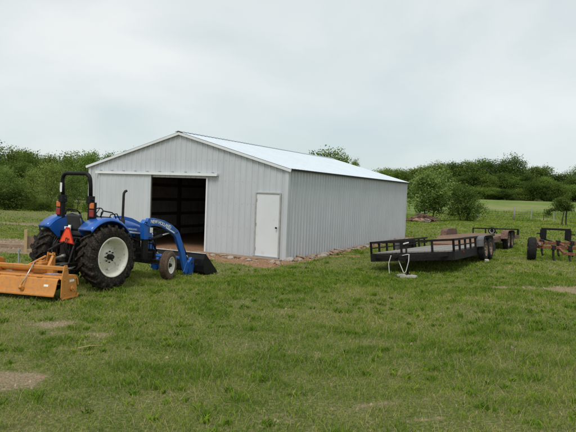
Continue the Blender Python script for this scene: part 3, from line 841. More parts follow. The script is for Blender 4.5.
# ------------------------------------------------------------------ tractor
OX, OY = -4.50, 12.31
HEAD = math.atan2(.883, .47)
tz = zgf(OX, OY)
trac = empty('tractor', (OX, OY, tz + .022), (0, .026, HEAD))
tag(trac, 'blue farm tractor with cream wheels and front loader parked before the shed', 'tractor')
def T_(loc, rz=0, flip=False):
    m = Matrix.Translation(loc) @ Matrix.Rotation(rz, 4, 'Z')
    if flip: m = m @ Matrix.Rotation(PI, 4, 'Z')
    return m

def tyre_rear(mb, T, R=.68, w=.42):
    c = R - .055
    mb.lathe([(.405, -w*.40), (.43, -w*.47), (.52, -w*.51), (c-.06, -w*.50), (c-.015, -w*.44), (c, -w*.25), (c+.004, 0), (c, w*.25), (c-.015, w*.44), (c-.06, w*.50), (.52, w*.51), (.43, w*.47), (.405, w*.40)], 56, T)
    n = 20
    for k in range(n):
        for sd in (-1, 1):
            t0 = 2*PI*(k + (.5 if sd > 0 else 0))/n
            cs = []
            for (yy, dt, rb, rt, hw) in ((-.02, 0, c-.01, R-.004, .030), (.10, .12, c-.01, R, .030), (.185, .21, c-.03, R-.008, .034), (.225, .25, c-.09, R-.055, .036)):
                t = t0 + dt; y = yy*sd*w/.42
                for (dr, da) in ((rb, -1), (rt, -.72), (rt, .72), (rb, 1)):
                    a = t + da*hw/R; cs.append((dr*math.cos(a), y, dr*math.sin(a)))
            fs = [(0, 1, 2, 3), (15, 14, 13, 12)]
            for q in range(3):
                for e in range(4): fs.append((q*4+e, q*4+(e+1) % 4, q*4+4+(e+1) % 4, q*4+4+e))
            mb.add(cs, fs, False, T)

def wheel_rear(side):
    T = T_((0, .61 if side > 0 else -.78, .68), 0, side > 0)   # outer face is local -y
    b = MB(); tyre_rear(b, T); ty_ = b.build('tyre', 'rubber', None)
    w = empty('wheel', (0, 0, 0)); w.parent = trac; ty_.parent = w
    b = MB()
    b.lathe([(.415, -.185), (.425, -.195), (.42, -.208), (.398, -.20), (.37, -.17), (.352, -.05), (.335, .06), (.30, .085), (.285, .07), (.26, .02), (.17, -.01), (.155, -.055), (.0, -.055), (.0, -.03), (.14, -.03), (.16, .01), (.25, .04), (.28, .10), (.35, .065), (.385, .10), (.40, .18), (.43, .195), (.425, .17)], 48, T)
    for k in range(8):
        a = 2*PI*(k+.5)/8; b.box((0, 0, 0), (.07, .03, .035), T @ Matrix.Translation((math.cos(a)*.295, .05, math.sin(a)*.295)) @ Matrix.Rotation(-a, 4, 'Y'))
    b.build('rim', 'cream', w)
    b = MB(); b.cyl((0, -.06, 0), (0, -.15, 0), .062, 20, T); b.cyl((0, -.14, 0), (0, -.19, 0), .035, 16, T)
    for k in range(8):
        a = 2*PI*k/8; b.cyl((math.cos(a)*.115, -.07, math.sin(a)*.115), (math.cos(a)*.115, -.10, math.sin(a)*.115), .016, 6, T)
    b.build('hub', 'iron', w)
wheel_rear(-1); wheel_rear(1)

def wheel_front(side, steer):
    T = T_((2.10, side*.70, .345), steer, side > 0)
    w = empty('wheel', (0, 0, 0)); w.parent = trac
    b = MB(); R = .345
    pr = [(.195, -.075), (.215, -.092), (.27, -.105), (.318, -.096), (.332, -.085)]
    for y0 in (-.066, -.03, .004, .038): pr += [(R, y0-.006), (R, y0+.018), (R-.014, y0+.020), (R-.014, y0+.030)]
    pr += [(R, .074), (.332, .085), (.318, .096), (.27, .105), (.215, .092), (.195, .075)]
    b.lathe(pr, 48, T, smooth=False); b.build('tyre', 'muddy', w)
    b = MB(); b.lathe([(.20, -.082), (.21, -.092), (.203, -.098), (.188, -.09), (.178, -.05), (.165, -.01), (.12, .0), (.07, -.02), (.0, -.02), (.0, .0), (.12, .02), (.17, .02), (.19, .08), (.205, .085)], 40, T); b.build('rim', 'cream', w)
    b = MB(); b.tube([T @ Vector((0, -.015, 0)), T @ Vector((0, -.06, 0)), T @ Vector((0, -.09, 0)), T @ Vector((0, -.095, 0))], [.055, .05, .035, .01], 16)
    for k in range(6):
        a = 2*PI*k/6; b.cyl((math.cos(a)*.085, -.015, math.sin(a)*.085), (math.cos(a)*.085, -.035, math.sin(a)*.085), .012, 6, T)
    b.build('hub', 'iron', w)
wheel_front(-1, .30); wheel_front(1, .27)

# chassis and driveline
b = MB()
b.box((.15, 0, .72), (.95, .36, .44)); b.box((-.32, 0, .78), (.22, .30, .34)); b.box((.95, 0, .66), (.75, .34, .30)); b.box((1.55, 0, .66), (.7, .30, .20))
b.cyl((0, -.62, .68), (0, .62, .68), .10, 20); b.cyl((0, -.30, .68), (0, .30, .68), .17, 20)
b.box((2.0, 0, .50), (.30, .34, .26)); b.cyl((.95, -.18, .52), (.95, .18, .52), .10)
b.build('chassis', 'iron', trac, .012)
b = MB(); b.box((2.1, 0, .40), (.13, 1.08, .10)); b.cyl((2.1, -.56, .345), (2.1, -.56, .56), .04); b.cyl((2.1, .56, .345), (2.1, .56, .56), .04)
b.cyl((1.96, -.5, .36), (1.96, .5, .36), .018, 10); b.cyl((2.1, .52, .345), (2.1, .64, .345), .03); b.cyl((2.1, -.52, .345), (2.1, -.64, .345), .03); b.build('front_axle', 'iron', trac, .006)
# engine detail
b = MB(); b.box((1.28, 0, .90), (.78, .36, .30)); b.cyl((1.0, -.22, .84), (1.35, -.22, .84), .055); b.cyl((1.15, -.24, .62), (1.15, -.24, .80), .05); b.box((1.5, -.2, .98), (.18, .10, .1))
b.cyl((.7, -.24, .70), (.7, -.24, .90), .06); b.cyl((1.62, 0, .85), (1.66, 0, .85), .20, 24)
for k in range(4): b.tube([(.95+.1*k, -.19, 1.05), (.95+.1*k, -.26, 1.0), (1.0+.1*k, -.25, .85)], .012, 6)
b.tube([(.6, -.27, 1.0), (.9, -.30, .92), (1.2, -.29, 1.02), (1.5, -.27, .92)], .014, 7); b.tube([(.5, -.28, .9), (.8, -.33, .78), (1.3, -.32, .86)], .012, 7)
b.build('engine', 'iron', trac, .008)
# hood: sloping nose
b = MB(); hw = .245
secs = [(.72, 1.06, 1.47, .26), (1.0, 1.05, 1.455, .265), (1.4, 1.03, 1.37, .26), (1.75, 1.0, 1.27, .25), (2.0, .92, 1.17, .235), (2.1, .86, 1.06, .20)]
vs = []; n_ = 10
for (x, z0, z1, w) in secs:
    ring = [(w, z0), (w, z0+(z1-z0)*.55), (w*.93, z0+(z1-z0)*.80), (w*.74, z1-.02), (w*.35, z1), (-w*.35, z1), (-w*.74, z1-.02), (-w*.93, z0+(z1-z0)*.80), (-w, z0+(z1-z0)*.55), (-w, z0)]
    vs += [(x, y, z) for y, z in ring]
fs = []
for i in range(len(secs)-1):
    for k in range(9): fs.append((i*10+k, i*10+k+1, i*10+11+k, i*10+10+k))
    fs.append((i*10+9, i*10, i*10+10, i*10+19))
fs += [tuple(range(10)), tuple(range(59, 49, -1))]
b.add(vs, fs, True); hood = b.build('hood', 'blue', trac, .012)
b = MB(); b.box((2.11, 0, .96), (.02, .30, .16)); b.build('grille', 'blackpaint', hood, .004)
for sy in (-1, 1):
    b = MB(); b.cyl((2.09, sy*.12, 1.06), (2.125, sy*.12, 1.05), .04, 14); b.build('headlight', 'white', hood)
b = MB()
for sy in (-1, 1): b.prism([(.95, 1.15), (1.68, 1.08), (1.68, 1.11), (.95, 1.19)], sy*.266-.002, sy*.266+.002)
b.build('stripe', 'white', hood)
text('lettering', 'NEW HOLLAND', .062, Matrix(((math.cos(-.1), -math.sin(-.1)*1, 0, .98), (0, 0, -1, -.2675), (math.sin(-.1), math.cos(-.1), 0, 1.235), (0, 0, 0, 1))), 'white', hood, .0015)
b = MB()
for sy in (-1, 1):
    for k in range(5): b.box((1.10+.1*k, sy*.262, 1.075 - .004*k), (.07, .012, .05))
b.build('side_vent', 'blackpaint', hood)
# radiator guard at the nose / loader grille guard
b = MB()
b.box((2.16, 0, .56), (.05, .44, .26))
for y in (-.2, -.1, 0, .1, .2): b.bar((2.19, y, .5), (2.19, y, 1.1), .018, .018)
b.bar((2.19, -.21, 1.1), (2.19, .21, 1.1), .03, .03); b.bar((2.19, -.21, .82), (2.19, .21, .82), .03, .03)
b.build('grille_guard', 'blackpaint', trac)
# platform, console, steering, seat
b = MB(); b.box((.38, 0, .83), (.62, .96, .035)); b.box((.62, -.42, .55), (.28, .22, .03)); b.bar((.5, -.42, .83), (.5, -.42, .55), .03, .03); b.bar((.74, -.42, .83), (.74, -.42, .55), .03, .03); b.build('platform', 'blackpaint', trac, .005)
b = MB(); b.box((.64, 0, 1.12), (.20, .40, .56)); b.box((.62, 0, 1.44), (.18, .34, .10)); b.build('console', 'blackpaint', trac, .02)
b = MB(); b.cyl((.55, 0, 1.40), (.40, 0, 1.52), .02, 10)
ctr = Vector((.38, 0, 1.535)); ax = Vector((-.78, 0, .62)).normalized(); e1 = Vector((0, 1, 0)); e2 = ax.cross(e1)
b.tube([ctr + (e1*math.cos(t*PI/12) + e2*math.sin(t*PI/12))*.185 for t in range(24)], .013, 8, closed=True)
for k in range(3): a = 2*PI*k/3+.5; b.cyl(ctr, ctr + (e1*math.cos(a)+e2*math.sin(a))*.18, .010, 6)
b.build('steering_wheel', 'blackpaint', trac)
b = MB(); b.box((.0, 0, 1.13), (.42, .44, .12)); b.box((0, 0, 1.0), (.3, .3, .14)); seat = b.build('seat', 'seat', trac, .04, 3)
b = MB(); b.box((-.20, 0, 1.37), (.10, .42, .36), rot=Matrix.Rotation(-.15, 3, 'Y')); b.build('backrest', 'seat', seat, .05, 4)
b = MB(); b.tube([(-.175, -.20, 1.22), (-.215, -.205, 1.42), (-.245, -.17, 1.535), (-.25, 0, 1.565), (-.245, .17, 1.535), (-.215, .205, 1.42), (-.175, .20, 1.22)], .017, 8); b.build('piping', 'seatrim', seat)
b = MB(); b.cyl((-.28, .05, 1.15), (-.28, .05, 1.3), .03); b.box((-.30, .12, 1.24), (.03, .10, .05)); b.build('manual_holder', 'white', seat)
# levers
b = MB()
for y, x, z in ((-.34, .18, 1.32), (-.38, .26, 1.28), (.33, .2, 1.3), (-.31, .32, 1.40)):
    b.cyl((x+.02, y, .9), (x, y, z), .009, 7); b.tube([(x, y, z-.01), (x, y, z+.02), (x, y, z+.04)], [.012, .022, .012], 8)
b.build('lever', 'blackpaint', trac)
# fenders
for sy in (-1, 1):
    b = MB(); R = .78; pts = []
    for k in range(15):
        a = math.radians(133 - k*6.9); rr = R + .035*math.sin(k/14*PI)
        pts.append((rr*math.cos(a)*.98, .68 + rr*math.sin(a)))
    y0, y1 = sy*.43 - .045, (.70 if sy > 0 else -.875)
    vs = []; fs = []
    for (x, z) in pts:
        vs += [(x, y0, z), (x, y0+sy*.36, z+.008), (x, y1, z-.045), (x, y1-sy*.01, z-.075), (x*.97, y0+sy*.36, z-.03), (x*.97, y0+sy*.02, z-.035)]
    for i in range(14):
        for k in range(6): fs.append((i*6+k, i*6+(k+1) % 6, i*6+6+(k+1) % 6, i*6+6+k))
    fs += [tuple(range(6)), tuple(range(89, 83, -1))]
    b.add(vs, fs, True)
    fen = b.build('fender', 'blue', trac)
    b = MB(); poly = [(x*.985, z-.03) for x, z in pts] + [(.42, .84), (-.10, .84)]
    b.prism(poly, sy*.425-.045, sy*.445-.045); b.build('inner_panel', 'blue', fen)
    b = MB()
    b.tube([(.02, sy*.54, 1.50), (.03, sy*.54, 1.60), (.08, sy*.54, 1.635), (.34, sy*.54, 1.60), (.42, sy*.54, 1.55), (.48, sy*.54, 1.42), (.50, sy*.54, 1.30)], .014, 8)
    b.tube([(.20, sy*.60, 1.47), (.24, sy*.60, 1.56), (.42, sy*.60, 1.58), (.55, sy*.60, 1.40), (.60, sy*.60, 1.22)], .012, 8)
    b.build('grab_rail', 'blackpaint', fen)
# roll bar
x0 = -.16
rops = empty('roll_bar', (0, 0, 0)); rops.parent = trac
for sy in (-1, 1):
    b = MB(); b.bar((x0, sy*.42, .80), (x0-.01, sy*.42, 1.84), .075, .085, up=(1, 0, 0)); b.box((x0-.012, sy*.42, 1.86), (.14, .12, .16))
    b.box((x0, sy*.42, 1.02), (.16, .10, .3)); b.cyl((x0, sy*.35, 1.86), (x0, sy*.51, 1.86), .02); b.build('post', 'blackpaint', rops, .008)
b = MB(); path = [(-.17, -.42, 1.90), (-.19, -.422, 2.18)]
for k in range(7): a = PI/2*k/6; path.append((-.20 - .012*k/6, -.42 + .15*(1-math.cos(a)), 2.26 + .15*math.sin(a)))
path += [(x, -y, z) for x, y, z in path[::-1]]
b.tube(path, .043, 4 if False else 12); b.build('hoop', 'blackpaint', rops)
b = MB(); b.box((-.235, .42, 2.10), (.006, .055, .20)); b.box((-.205, .4655, 2.12), (.05, .004, .18)); b.build('white_patch', 'white', rops)  # thin white rectangles on the left leg of the hoop
for sy in (-1, 1):
    b = MB(); b.box((-.16, sy*.50, 1.64), (.09, .11, .34)); b.build('lamp_housing', 'blackpaint', rops, .01)
    b = MB(); b.box((-.212, sy*.505, 1.735), (.03, .12, .125)); b.build('amber_lamp', 'amber', rops, .012)
    b = MB(); b.box((-.212, sy*.505, 1.575), (.03, .12, .15)); b.build('red_lamp', 'redlens', rops, .012)
# exhaust
b = MB(); b.tube([(.90, -.31, 1.0), (.90, -.31, 1.98), (.905, -.31, 2.04), (.94, -.31, 2.085), (.985, -.31, 2.10)], [.03, .03, .03, .03, .03], 12, cap=False); b.tube([(.90, -.31, 1.12), (.90, -.31, 1.15), (.90, -.31, 1.44), (.90, -.31, 1.47)], [.03, .055, .055, .03], 14)
b.bar((.90, -.31, 1.18), (.90, -.2, 1.05), .03, .03); b.build('exhaust_pipe', 'iron', trac)
# slow-moving-vehicle triangle
b = MB(); Tt = Matrix.Translation((-.47, -.10, 1.03)) @ Matrix.Rotation(.06, 4, 'X') @ Matrix.Rotation(.06, 4, 'Z')
def tri(s, x0_, x1_):
    p = [(-.21*s, -.10*s-.02*(1-s)), (.21*s, -.10*s-.02*(1-s)), (.05*s, .235*s), (-.05*s, .235*s)]
    vs = [(x0_, y, z) for y, z in p] + [(x1_, y, z) for y, z in p]
    return vs, [(0, 1, 2, 3), (7, 6, 5, 4), (0, 4, 5, 1), (1, 5, 6, 2), (2, 6, 7, 3), (3, 7, 4, 0)]
b.add(*tri(1, 0, .006), T=Tt); sg_ = b.build('warning_triangle', 'smvred', trac)
b = MB(); b.add(*tri(.80, -.004, .0), T=Tt); b.build('triangle_centre', 'smv', sg_)
b = MB(); b.bar((-.45, -.10, .8), (-.45, -.10, 1.1), .03, .02); b.bar((-.45, -.10, .95), (-.2, -.10, .95), .03, .03); b.build('bracket', 'blackpaint', sg_)
# three-point hitch
b = MB()
for sy in (-1, 1):
    b.bar((-.15, sy*.28, .52), (-.92, sy*.36, .46), .03, .07)
    b.cyl((-.35, sy*.24, 1.02), (-.60, sy*.33, .52), .022); b.bar((-.2, sy*.2, 1.0), (-.42, sy*.24, 1.03), .04, .05)
    b.tube([(-.2, sy*.40, .42), (-.5, sy*.42, .40), (-.85, sy*.37, .44)], .012, 6)
b.cyl((-.38, 0, .98), (-.92, -.1, .80), .022); b.cyl((-.62, -.05, .90), (-.75, -.07, .86), .035)
b.cyl((-.2, -.22, 1.0), (-.2, .22, 1.0), .045); b.box((-.46, 0, .62), (.06, .18, .16)); b.box((-.5, 0, .42), (.5, .09, .03))
b.build('hitch_arm', 'iron', trac, .004)
b = MB(); b.tube([(-.44, -.05, .66), (-.55, -.07, .65), (-.56, -.07, .65), (-.80, -.12, .62), (-.92, -.14, .60)], [.045, .045, .03, .03, .045], 12); b.build('power_shaft', 'steel', trac)
b = MB()
for k, (y, dz) in enumerate(((.14, .0), (.19, .03), (-.13, .02), (-.18, .0))):
    b.tube([(-.34, y, 1.02), (-.50, y+.02, 1.02+dz), (-.58, y*1.1, .85), (-.50, y*1.2, .66+dz), (-.40, y, .62)], .011, 7)
b.build('hydraulic_hose', 'blackpaint', trac)
# loader
for sy in (-1, 1):
    ld = MB(); ld.prism([(1.40, .98), (1.62, .98), (1.66, 1.10), (1.58, 1.42), (1.43, 1.45), (1.35, 1.37)], sy*.56-.02*sy, sy*.41)
    ld.build('loader_mount', 'blue', trac, .01)
b = MB()
for sy in (-1, 1):
    b.bar((-.05, sy*.33, .58), (1.9, sy*.33, .58), .05, .12)
    b.bar((1.50, sy*.46, .50), (1.50, sy*.46, 1.05), .08, .17, up=(1, 0, 0))
b.bar((1.45, -.4, .72), (1.45, .4, .72), .05, .1); b.build('subframe', 'blackpaint', trac, .006)
UP = [(1.38, 1.35), (1.49, 1.485), (1.72, 1.485), (2.05, 1.43), (2.38, 1.31), (2.60, 1.18), (2.68, 1.08), (2.92, .62), (3.08, .22), (3.16, .05), (3.10, -.0), (2.98, .04), (2.90, .20), (2.74, .62), (2.52, 1.02), (2.42, 1.09), (2.23, 1.18), (1.95, 1.28), (1.72, 1.31), (1.52, 1.29)]
for sy in (-1, 1):
    b = MB()
    # split into convex-ish quads so the bend stays clean
    n = len(UP)//2
    y0, y1 = sy*.56, sy*.48
    A = UP[:10]; Bq = UP[10:][::-1]
    vs = []
    for (p, q) in zip(A, Bq): vs += [(p[0], y0, p[1]), (q[0], y0, q[1]), (q[0], y1, q[1]), (p[0], y1, p[1])]
    fs = [(0, 1, 2, 3), (39, 38, 37, 36)]
    for i in range(9):
        for k in range(4): fs.append((i*4+k, i*4+(k+1) % 4, i*4+4+(k+1) % 4, i*4+4+k))
    b.add(vs, fs, False)
    # bucket bracket plates
    arm = b.build('loader_arm', 'blue', trac, .008)
    b = MB(); b.prism([(3.02, .0), (3.30, .02), (3.34, .40), (3.22, .46), (3.10, .34)], y0, y1)
    b.prism([(2.88, .10), (3.06, .08), (3.12, .30), (3.0, .34)], y0-sy*.012, y0+sy*.004); b.build('bracket', 'blue', arm, .006)
    b = MB(); b.cyl((1.62, sy*.50, .96), (2.05, sy*.50, 1.06), .035, 12); b.build('lift_cylinder', 'blackpaint', arm)
    b = MB(); b.cyl((2.05, sy*.50, 1.06), (2.50, sy*.50, 1.15), .018, 10); b.cyl((3.02, sy*.50, .55), (3.24, sy*.50, .34), .016, 10); b.build('piston_rod', 'chrome', arm)
    b = MB(); b.cyl((2.72, sy*.50, 1.02), (3.04, sy*.50, .53), .03, 12)
    b.tube([(1.60, sy*.44, 1.22), (1.9, sy*.43, 1.24), (2.3, sy*.44, 1.15), (2.6, sy*.44, 1.0), (2.80, sy*.45, .8)], .012, 6); b.build('bucket_cylinder', 'blackpaint', arm)
    b = MB()
    for (x, z) in ((1.42, 1.38), (1.56, 1.02), (2.55, 1.12), (3.05, .06), (3.22, .30)):
        b = MB(); b.cyl((x, y0+sy*.012, z), (x, y1-sy*.012, z), .022, 12); b.build('pivot_pin', 'iron', arm)
    b = MB(); b.prism([(2.12, 1.245), (2.45, 1.105), (2.465, 1.13), (2.13, 1.272)], y0+sy*.0015, y0-sy*.001); b.box((1.60, y0 + sy*.0-(-sy)*.0, 1.2), (.10, .006, .12))
    b.build('decal', 'white', arm)
    if sy < 0:
        for wtxt, x, z, ang, sz in (('NEW', 1.56, 1.405, -.05, .115), ('HOLLAND', 1.83, 1.388, -.27, .115)):
            ca, sa = math.cos(ang), math.sin(ang)
            text('lettering', wtxt, sz, Matrix(((ca, -sa, 0, x), (0, 0, -1, y0-.003), (sa, ca, 0, z), (0, 0, 0, 1))), 'white', arm, .003, .92)
    else:
        for wtxt, x, z, ang, sz in (('NEW', 2.42, 1.225, .32, .115), ('HOLLAND', 2.18, 1.305, .22, .115)):
            ca, sa = math.cos(ang), math.sin(ang)
            text('lettering', wtxt, sz, Matrix(((-ca, sa, 0, x), (0, 0, 1, y0+.003), (-sa, ca, 0, z), (0, 0, 0, 1))), 'white', arm, .003, .92)
b = MB(); b.cyl((2.86, -.5, .45), (2.86, .5, .45), .045, 14); b.build('cross_tube', 'blue', trac)
# bucket
b = MB(); W2 = .87
prof = [(3.40, .56), (3.33, .42), (3.31, .25), (3.34, .10), (3.42, .03), (3.98, .02)]
inn = [(3.975, .036), (3.43, .048), (3.36, .11), (3.332, .25), (3.35, .41), (3.42, .55)]
vs = []; P2 = prof + inn; m_ = len(P2)
for y in (-W2, W2): vs += [(x, y, z) for x, z in P2]
fs = [(i, (i+1) % m_, (i+1) % m_ + m_, i + m_) for i in range(m_)]
for o0 in (0, m_):
    for i in range(5): fs.append((o0+i, o0+i+1, o0+m_-2-i, o0+m_-1-i))
b.add(vs, fs)
for y in (-W2, W2-.012): b.prism([(3.40, .56), (3.33, .42), (3.31, .25), (3.34, .10), (3.42, .03), (3.97, .02), (3.92, .10)], y-.001, y+.013)
bk = b.build('bucket', 'blackpaint', trac)
b = MB(); b.box((3.405, 0, .572), (.07, 2*W2+.01, .016)); b.build('top_edge', mat('worn_pale_edge', (.55, .54, .52), (.4, .38, .35), rough=.5), bk)
b = MB(); b.box((3.99, 0, .022), (.12, 2*W2+.03, .018)); b.build('cutting_edge', 'steel', bk)

# ------------------------------------------------------------------ tiller on the hitch (its own thing)
TY = math.radians(10); piv = Vector((-1.15, -1.0, 0)); Rh = Matrix.Rotation(HEAD, 3, 'Z'); Rt = Matrix.Rotation(HEAD + TY, 3, 'Z')
tl = Vector((OX, OY, tz - .0)) + Rh @ (piv + Vector((-.0, -.03, .02))) - Rt @ piv
til = empty('rotary_tiller', tl, (math.radians(-1.2), 0, HEAD + TY)); tag(til, 'wide orange rotary tiller resting on grass behind the blue tractor', 'tiller')
LE, RI = .76, -1.00     # left and right ends (local y, left positive)
b = MB()
b.prism([(-1.36, .36), (-1.30, .41), (-.98, .41), (-.90, .33), (-.88, .20), (-.91, .20), (-.93, .31), (-1.0, .385), (-1.28, .385), (-1.34, .345)], LE, RI)
b.build('rotor_hood', 'orange', til, .004)
b = MB(); b.bar((-1.26, LE+.02, .555), (-1.26, RI-.02, .555), .075, .075); b.build('top_beam', 'orange', til, .012)
for y in (RI, LE):
    b = MB(); b.prism([(-1.40, .02), (-1.37, .40), (-1.30, .62), (-1.22, .62), (-1.18, .42), (-.98, .41), (-.95, .10), (-1.0, .0), (-1.30, -.0)], y-.012, y+.012)
    sp_ = b.build('side_plate', 'orange', til, .006)
    b = MB(); b.prism([(-1.36, -.02), (-.96, -.02), (-.90, .04), (-.92, .05), (-.97, .008), (-1.36, .008)], y-.03, y+.03); b.build('skid_shoe', 'orange', sp_, .004)
    if y < 0:
        b = MB(); b.box((-1.10, y-.014, .31), (.13, .003, .04)); b.build('sticker', 'white', sp_)
        b = MB(); b.cyl((-1.1, y-.012, .16), (-1.1, y-.05, .16), .05, 16); b.cyl((-1.1, y-.05, .16), (-1.1, y-.065, .16), .02, 8)
        for q in ((-1.3, .08), (-1.01, .09), (-1.01, .34), (-1.3, .34)): b.cyl((q[0], y-.01, q[1]), (q[0], y-.025, q[1]), .014, 6)
        b.build('bearing', 'orange', sp_)
# rear shield, hinged and hanging a little open
Th = Matrix.Translation((-1.37, 0, .37)) @ Matrix.Rotation(math.radians(-0), 4, 'Y')
b = MB(); b.prism([(-1.36, .375), (-1.41, .34), (-1.48, .14), (-1.52, .07), (-1.535, .065), (-1.495, .15), (-1.42, .355), (-1.36, .39)], LE-.02, RI+.05); rsd = b.build('rear_shield', 'orange', til, .003)
b = MB(); b.bar((-1.53, LE-.02, .068), (-1.53, RI+.05, .068), .03, .03)
for y in (.5, -.5, 0): b.box((-1.37, y, .39), (.06, .12, .02))
b.cyl((-1.37, LE-.03, .39), (-1.37, RI+.06, .39), .012, 8)
b.build('hinge_and_lip', 'orange', rsd, .004)
for yy, w, h in ((.50, .15, .10), (-.72, .10, .04)):
    b = MB(); Tm = Matrix.Translation((-1.4625, yy, .245)) @ Matrix.Rotation(math.radians(19.5), 4, 'Y'); b.box((0, 0, 0), (.003, w, h), Tm); b.build('sticker', 'white', rsd)
b = MB(); b.cyl((-1.28, -.29, .66), (-1.55, -.20, .19), .010, 8); b.build('adjusting_rod', 'chrome', til)
b = MB(); b.cyl((-1.56, -.20, .17), (-1.53, -.20, .22), .03, 10); b.box((-1.52, -.20, .17), (.05, .09, .05)); b.build('rod_bracket', 'orange', til)
# A-frame mast, gearbox, side chain case
b = MB()
for y in (-.44, -.32): b.prism([(-1.04, .40), (-.90, .40), (-.885, .80), (-.96, .82)], y-.01, y+.01)
b.bar((-.98, -.30, .74), (-1.26, -.12, .58), .05, .03); b.bar((-.98, -.46, .74), (-1.26, -.60, .58), .05, .03)
b.prism([(-1.24, .56), (-.97, .60), (-.95, .72)], -.30, -.285)
b.cyl((-.93, -.47, .77), (-.93, -.29, .77), .018, 8); b.build('mast', 'orange', til, .005)
b = MB()
for y in (-.40, .40):
    for dy in (-.05, .05): b.prism([(-1.0, .38), (-.84, .36), (-.84, .52), (-.98, .56)], y+dy-.008, y+dy+.008)
    b.cyl((-.88, y-.09, .45), (-.88, y+.09, .45), .018, 8)
b.bar((-.98, .5, .44), (-.98, -.5, .44), .08, .08); b.build('hitch_lug', 'orange', til, .004)
b = MB(); b.box((-1.04, -.24, .52), (.24, .22, .22)); b.cyl((-.92, -.24, .58), (-.84, -.24, .60), .05, 14); b.cyl((-1.04, -.2, .48), (-1.04, .74, .48), .045, 14); b.box((-1.05, -.24, .64), (.14, .14, .04)); b.build('gearbox', 'orange', til, .02)
b = MB(); b.prism([(-1.28, .48), (-1.24, .64), (-1.12, .70), (-1.0, .66), (-.92, .52), (-.95, .2), (-1.25, .2)], LE-.04, LE+.10); b.build('chain_case', 'orange', til, .025)
b = MB(); b.box((-1.13, -.55, .412), (.16, .26, .003)); b.build('decal', mat('faded_violet_decal', (.35, .33, .5), (.6, .6, .62), scale=20), til)
b = MB(); b.cyl((-1.1, LE-.04, .17), (-1.1, RI+.03, .17), .035, 12)
for k in range(12):
    y = LE - .1 - k*(LE-RI-.2)/11
    for q in range(4):
        a = q*PI/2 + k*.5
        b.bar((-1.1, y, .17), (-1.1+.13*math.cos(a), y, .17+.13*math.sin(a)), .008, .035)
b.build('tine_rotor', 'iron', til)

# ------------------------------------------------------------------ trailers
def tr_wheel(root, x, y, out, R=.345, w=.20, m='oldrubber', rimm='rustrim', z=None):
    """out = +1/-1: side (local y) that faces outwards"""
    z = R if z is None else z
    T = T_((x, y, z), 0, out > 0)
    wl = empty('wheel', (0, 0, 0)); wl.parent = root
    b = MB(); b.lathe([(.20, -w*.40), (.23, -w*.48), (R*.86, -w*.50), (R*.97, -w*.40), (R, -w*.2), (R-.006, -w*.1), (R, 0), (R-.006, w*.1), (R, w*.2), (R*.97, w*.40), (R*.86, w*.50), (.23, w*.48), (.20, w*.40)], 36, T); b.build('tyre', m, wl)
    b = MB(); b.lathe([(.205, -w*.42), (.21, -w*.47), (.195, -w*.45), (.18, -w*.2), (.15, -.01), (.09, -.035), (.06, -.03), (.0, -.03), (.0, .0), (.1, .0), (.18, .02), (.205, w*.4)], 32, T)
    b.cyl((0, -.02, 0), (0, -.09, 0), .04, 12, T); b.build('rim', rimm, wl)
    return wl

# local frame: x = forward along the tongue, y = left when facing forwards
# trailer one: tongue points to the camera's left
def local_rot(heading_vec, up=(0, 0, 1)):
    return math.atan2(heading_vec[1], heading_vec[0])

HD = math.radians(31)              # the axis runs this far right of +y
d1 = (-math.sin(HD), -math.cos(HD))  # forward = tongue direction
ca = Vector((2.47, 16.5)); ax_b = Vector((math.sin(HD), math.cos(HD))); ax_r = Vector((math.cos(HD), -math.sin(HD)))
W1, L1 = 2.46, 5.3
cen = ca + ax_r*W1/2              # centre of the front edge
def place_on_ground(cx, cy, ang, wheels, front):
    """tilt so the wheels and jack meet the terrain: returns location and euler for a root at the front edge"""
    fx, fy = math.cos(ang), math.sin(ang); lx, ly = -fy, fx
    def zz(p): return zgf(cx + p[0]*fx + p[1]*lx, cy + p[0]*fy + p[1]*ly)
    zl = zz(wheels[0]); zr = zz(wheels[1]); zf = zz(front)
    mx_ = wheels[0][0]; roll = math.atan2(zl - zr, wheels[0][1] - wheels[1][1])
    pitch = math.atan2(zf - (zl+zr)/2, front[0] - mx_)
    z0 = (zl+zr)/2 + (0 - mx_)*math.tan(pitch)
    R = Matrix.Rotation(ang, 4, 'Z') @ Matrix.Rotation(-pitch, 4, 'Y') @ Matrix.Rotation(roll, 4, 'X')
    return (cx, cy, z0), R.to_euler()
ang1 = math.atan2(d1[1], d1[0])
# left when facing forwards (towards camera) is the camera's right
loc, eu = place_on_ground(cen.x, cen.y, ang1, [(-3.4, 1.2), (-3.4, -1.2)], (1.0, 0))
eu.x += math.radians(1.4)
Rp = eu.to_matrix() @ Matrix.Rotation(math.radians(-2.6), 3, 'Y'); eu = Rp.to_euler()
loc = (loc[0], loc[1], loc[2] + 3.4*math.tan(math.radians(2.6)))
tr1 = empty('utility_trailer', loc, eu); tag(tr1, 'black low rail utility trailer with grey plank deck, nearest to the shed', 'trailer')
hw = W1/2
ZD = .43
b = MB()
for y in (-hw+.04, hw-.04): b.bar((0, y, ZD-.12), (-L1, y, ZD-.12), .07, .23)
for x in (-.035, -L1+.035): b.bar((x, -hw+.075, ZD-.12), (x, hw-.075, ZD-.12), .07, .23)
for k in range(9): b.bar((-.55-k*.55, -hw+.075, ZD-.085), (-.55-k*.55, hw-.075, ZD-.085), .05, .06)
b.build('frame', 'blackrust', tr1, .004)
b = MB()
for k in range(12):
    y = -hw+.10 + (k+.5)*(W1-.2)/12; b.box((-L1/2, y, ZD+.004+.002*(k % 3)), (L1-.14, (W1-.2)/12-.012, .038))
b.build('deck', 'greywood', tr1)
RH = .315
